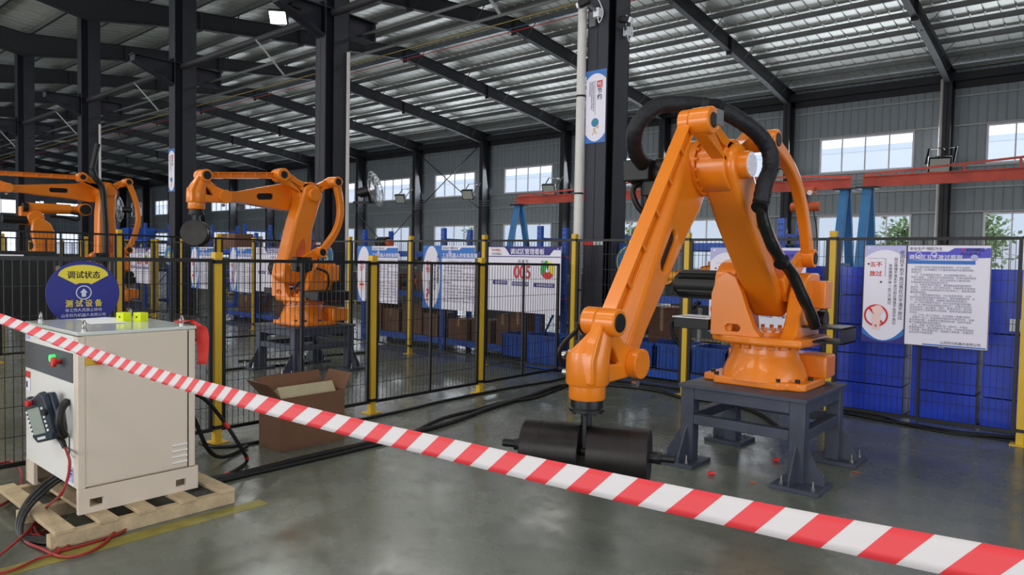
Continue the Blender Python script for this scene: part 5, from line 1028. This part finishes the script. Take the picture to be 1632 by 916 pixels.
def cctv(c, label, sx=1):
    t = thing('security_camera', c, label, 'camera', 'column cameras'); C_ = Vector(c); b = MB(); b.box(C_, (.09, .09, .12)); b.build('mount_box', PWHITE, t, .006)
    b = MB(); b.bar(C_+Vector((0, -.05, .02)), C_+Vector((-.06*sx, -.18, .1)), .03, .03); b.build('arm', STEEL, t); b = MB(); b.bar(C_+Vector((-.0*sx, -.2, .12)), C_+Vector((-.16*sx, -.2, .08)), .08, .08); b.build('camera_body', BLACKP, t, .01); b = MB(); b.bar(C_+Vector((-.16*sx, -.2, .08)), C_+Vector((-.19*sx, -.2, .07)), .07, .07); b.build('camera_nose', PWHITE, t)
    b = MB(); b.tube(spline([C_+Vector((.03, -.04, -.06)), C_+Vector((.07, -.06, -.16)), C_+Vector((.12, -.05, -.02)), C_+Vector((.04, -.1, .2))]), .006, 6); b.build('camera_cable', PWHITE, t)
cctv((-5.47, 8.12, 4.98), 'small white security camera on front face of near column top'); cctv((-5.3, 8.62, 4.82), 'small white security camera on right side of near column', -1)
b = MB(); b.box((-5.58, 8.17, 4.93), (.1, .03, .2)); tag(b.build('junction_plate', DUSTY), 'grey junction plate below the camera on near column', 'box')
# ================================================================== SMALL SIX-AXIS ROBOT, CONSOLE, MISC
T4 = pedestal(-21.9, 6.2, 'dark grey table under the small far left robot')
t = thing('six_axis_robot', (-21.9, 6.2, .64), 'small orange six axis robot at far left, wrist raised to the right', 'robot'); O = lambda x, y, z: (-21.9+x, 6.2+y, .64+(z-.64)*.86)
b = MB(); b.lathe(O(0, 0, .64), [(.34, 0), (.34, .08), (.26, .15), (.24, .5)], 28); b.build('base_casting', ORANGE, t)
b = MB(); b.bb(-22.2, -21.6, 5.95, 6.5, 1.05, 1.2); b.bb(-22.12, -22.0, 6.0, 6.4, 1.2, 1.6); b.cyl(O(-.25, .0, 1.6), O(.22, 0, 1.6), .24, 24); b.build('carousel', ORANGE, t, .02)
b = MB(); b.prism([[(5.98, 1.45), (6.02, 1.75), (5.95, 2.05), (5.97, 2.42), (6.15, 2.52), (6.4, 2.35), (6.5, 2.1), (6.5, 1.45), (6.35, 1.25), (6.1, 1.25)]], -21.86, -21.7); b.build('lower_arm', ORANGE, t, .04, seg=3)
b = MB(); b.cyl(O(-.25, -.12, 2.78), O(.12, -.12, 2.78), .2, 24); b.bb(-22.1, -21.9, 5.75, 6.15, 2.3, 2.78); b.build('elbow', ORANGE, t, .03)
b = MB(); b.cyl(O(-.1, -.28, 3.08), O(-.1, .75, 3.12), .15, 24, .13); b.build('upper_arm', ORANGE, t); b = MB(); b.cyl(O(-.1, .75, 3.12), O(-.1, 1.0, 3.13), .09, 16); b.cyl(O(.05, 1.08, 3.13), O(-.25, 1.08, 3.13), .17, 24); b.build('wrist', ORANGE, t, .01)
b = MB(); b.cyl(O(.05, 1.08, 3.13), O(.1, 1.08, 3.13), .14, 24); b.build('wrist_cap', BLACKP, t); b = MB(); b.cyl(O(0, -.3, 2.7), O(0, -.85, 2.72), .11, 14); b.cyl(O(0, -.28, 3.1), O(0, -.4, 3.1), .12, 14); b.build('motor', BLACKP, t)
b = MB(); b.tube(spline([O(.1, .2, 2.85), O(.12, .5, 2.85), O(.12, .85, 2.78), O(.1, .9, 2.95), O(.08, .7, 3.0)]), .04, 8); b.build('hose', BLACKP, t)
t = thing('control_console', (-7.4, 2.0, 0), 'black steel console behind the low fence at far left, chrome handle on top', 'cabinet')
b = MB(); b.bb(-7.7, -7.35, 1.4, 2.2, .95, 1.6); b.build('console_body', mat('console_black', (20, 20, 22), .6), t, .008)
for y in (1.46, 2.14): b = MB(); b.bb(-7.6, -7.5, y-.04, y+.04, 0, .96); b.build('leg', BLACKM, t)
b = MB(); b.bb(-7.345, -7.33, 1.6, 1.95, 1.52, 1.57); b.build('chrome_handle', STEEL, t, .004)
def smallthing(name, lab, cat, m, build, grp=None): q = MB(); build(q); return tag(q.build(name, m), lab, cat, grp)
for i, (x, y, m, lb) in enumerate(((1131, 757, RED, 'small red plastic plug on floor in front of near robot table'), (1234, 735, RED, 'small red plastic plug on floor under near robot table'), (1050, 736, DORANGE, 'orange scrap on floor beside left foot of near table'), (1199, 769, DORANGE, 'small orange scrap on floor between table and tape'), (1363, 753, DORANGE, 'orange scrap on floor right of near table foot'))):
    p = atZ(x, y, 0)
    if m is RED: smallthing('red_plug', lb, 'cap', m, lambda q: (q.cyl(p+Vector((0, 0, .012)), p+Vector((.035, .015, .02)), .013, 12), q.box(p+Vector((0, 0, .014)), (.012, .034, .026))), 'red caps')
    else: smallthing('orange_scrap', lb, 'scrap', m, lambda q: q.tube([p+Vector((-.025, .008, .004)), p+Vector((-.01, -.01, .008)), p+Vector((.012, .004, .005)), p+Vector((.028, -.006, .004))], .004, 6), 'orange scraps')

# ---- stand-in blocks for dark shapes in next bay, added against floor glare
ML = ['tall grey machine cabinet beyond the racks, behind first rule board', 'dark machine beyond the racks, left of the 005 board', 'grey machine beyond the racks behind the 005 board', 'dark pallet load beyond the rack, left of near column', 'grey machine beyond right rack, between the robot arms', 'dark pallet load beyond rack behind near robot base', 'dark machine behind the middle robot table', 'grey machine behind the middle robot drum', 'dark load beyond racks left of the middle robot', 'tall grey cabinet beyond fence left of the dark column', 'dark load seen through mesh above the cream cabinet', 'grey machine beyond the left robot table', 'dark machine far left beyond the left robot', 'grey load beyond the far left racks']
for i, lb in enumerate(ML):
    x = (-13.6, -11.6, -9.7, -7.9, -6.2, -4.6, -17.2, -19.8, -22.6, -25.6, -28.8, -32, -37, -43)[i]; y = 12.6+(i % 3)*.9; w_ = 1.25+.2*(i % 2)+(i > 8)*1.2; h_ = (1.35, 1.1, 1.25)[i % 3]; y += 0 if i < 6 else 2
    m = (DUSTY, mat('machine_dark', (48, 50, 54), .5, .1, 0, .2, 2))[i % 2]; t = thing('stored_machine', (x, y, 0), lb, 'machine', 'machines in the next bay')
    b = MB(); b.bb(x-w_/2, x+w_/2, y-.5, y+.5, .12, h_); b.build('machine_body', m, t, .02); b = MB(); b.bb(x-w_/2-.04, x+w_/2+.04, y-.55, y+.55, .08, .13); b.build('skid_deck', WOOD, t)
    for sx in (-1, 0, 1): b = MB(); b.bb(x+sx*w_*.45-.05, x+sx*w_*.45+.05, y-.55, y+.55, 0, .08); b.build('skid_runner', WOOD, t)
    b = MB(); b.bb(x-w_*.3, x+w_*.25, y-.52, y-.5, h_*.35, h_*.85); b.build('door_panel', CBAND, t); b = MB(); b.bb(x-w_*.1, x+w_*.4, y-.3, y+.3, h_, h_+.18); b.build('top_unit', m, t, .02)
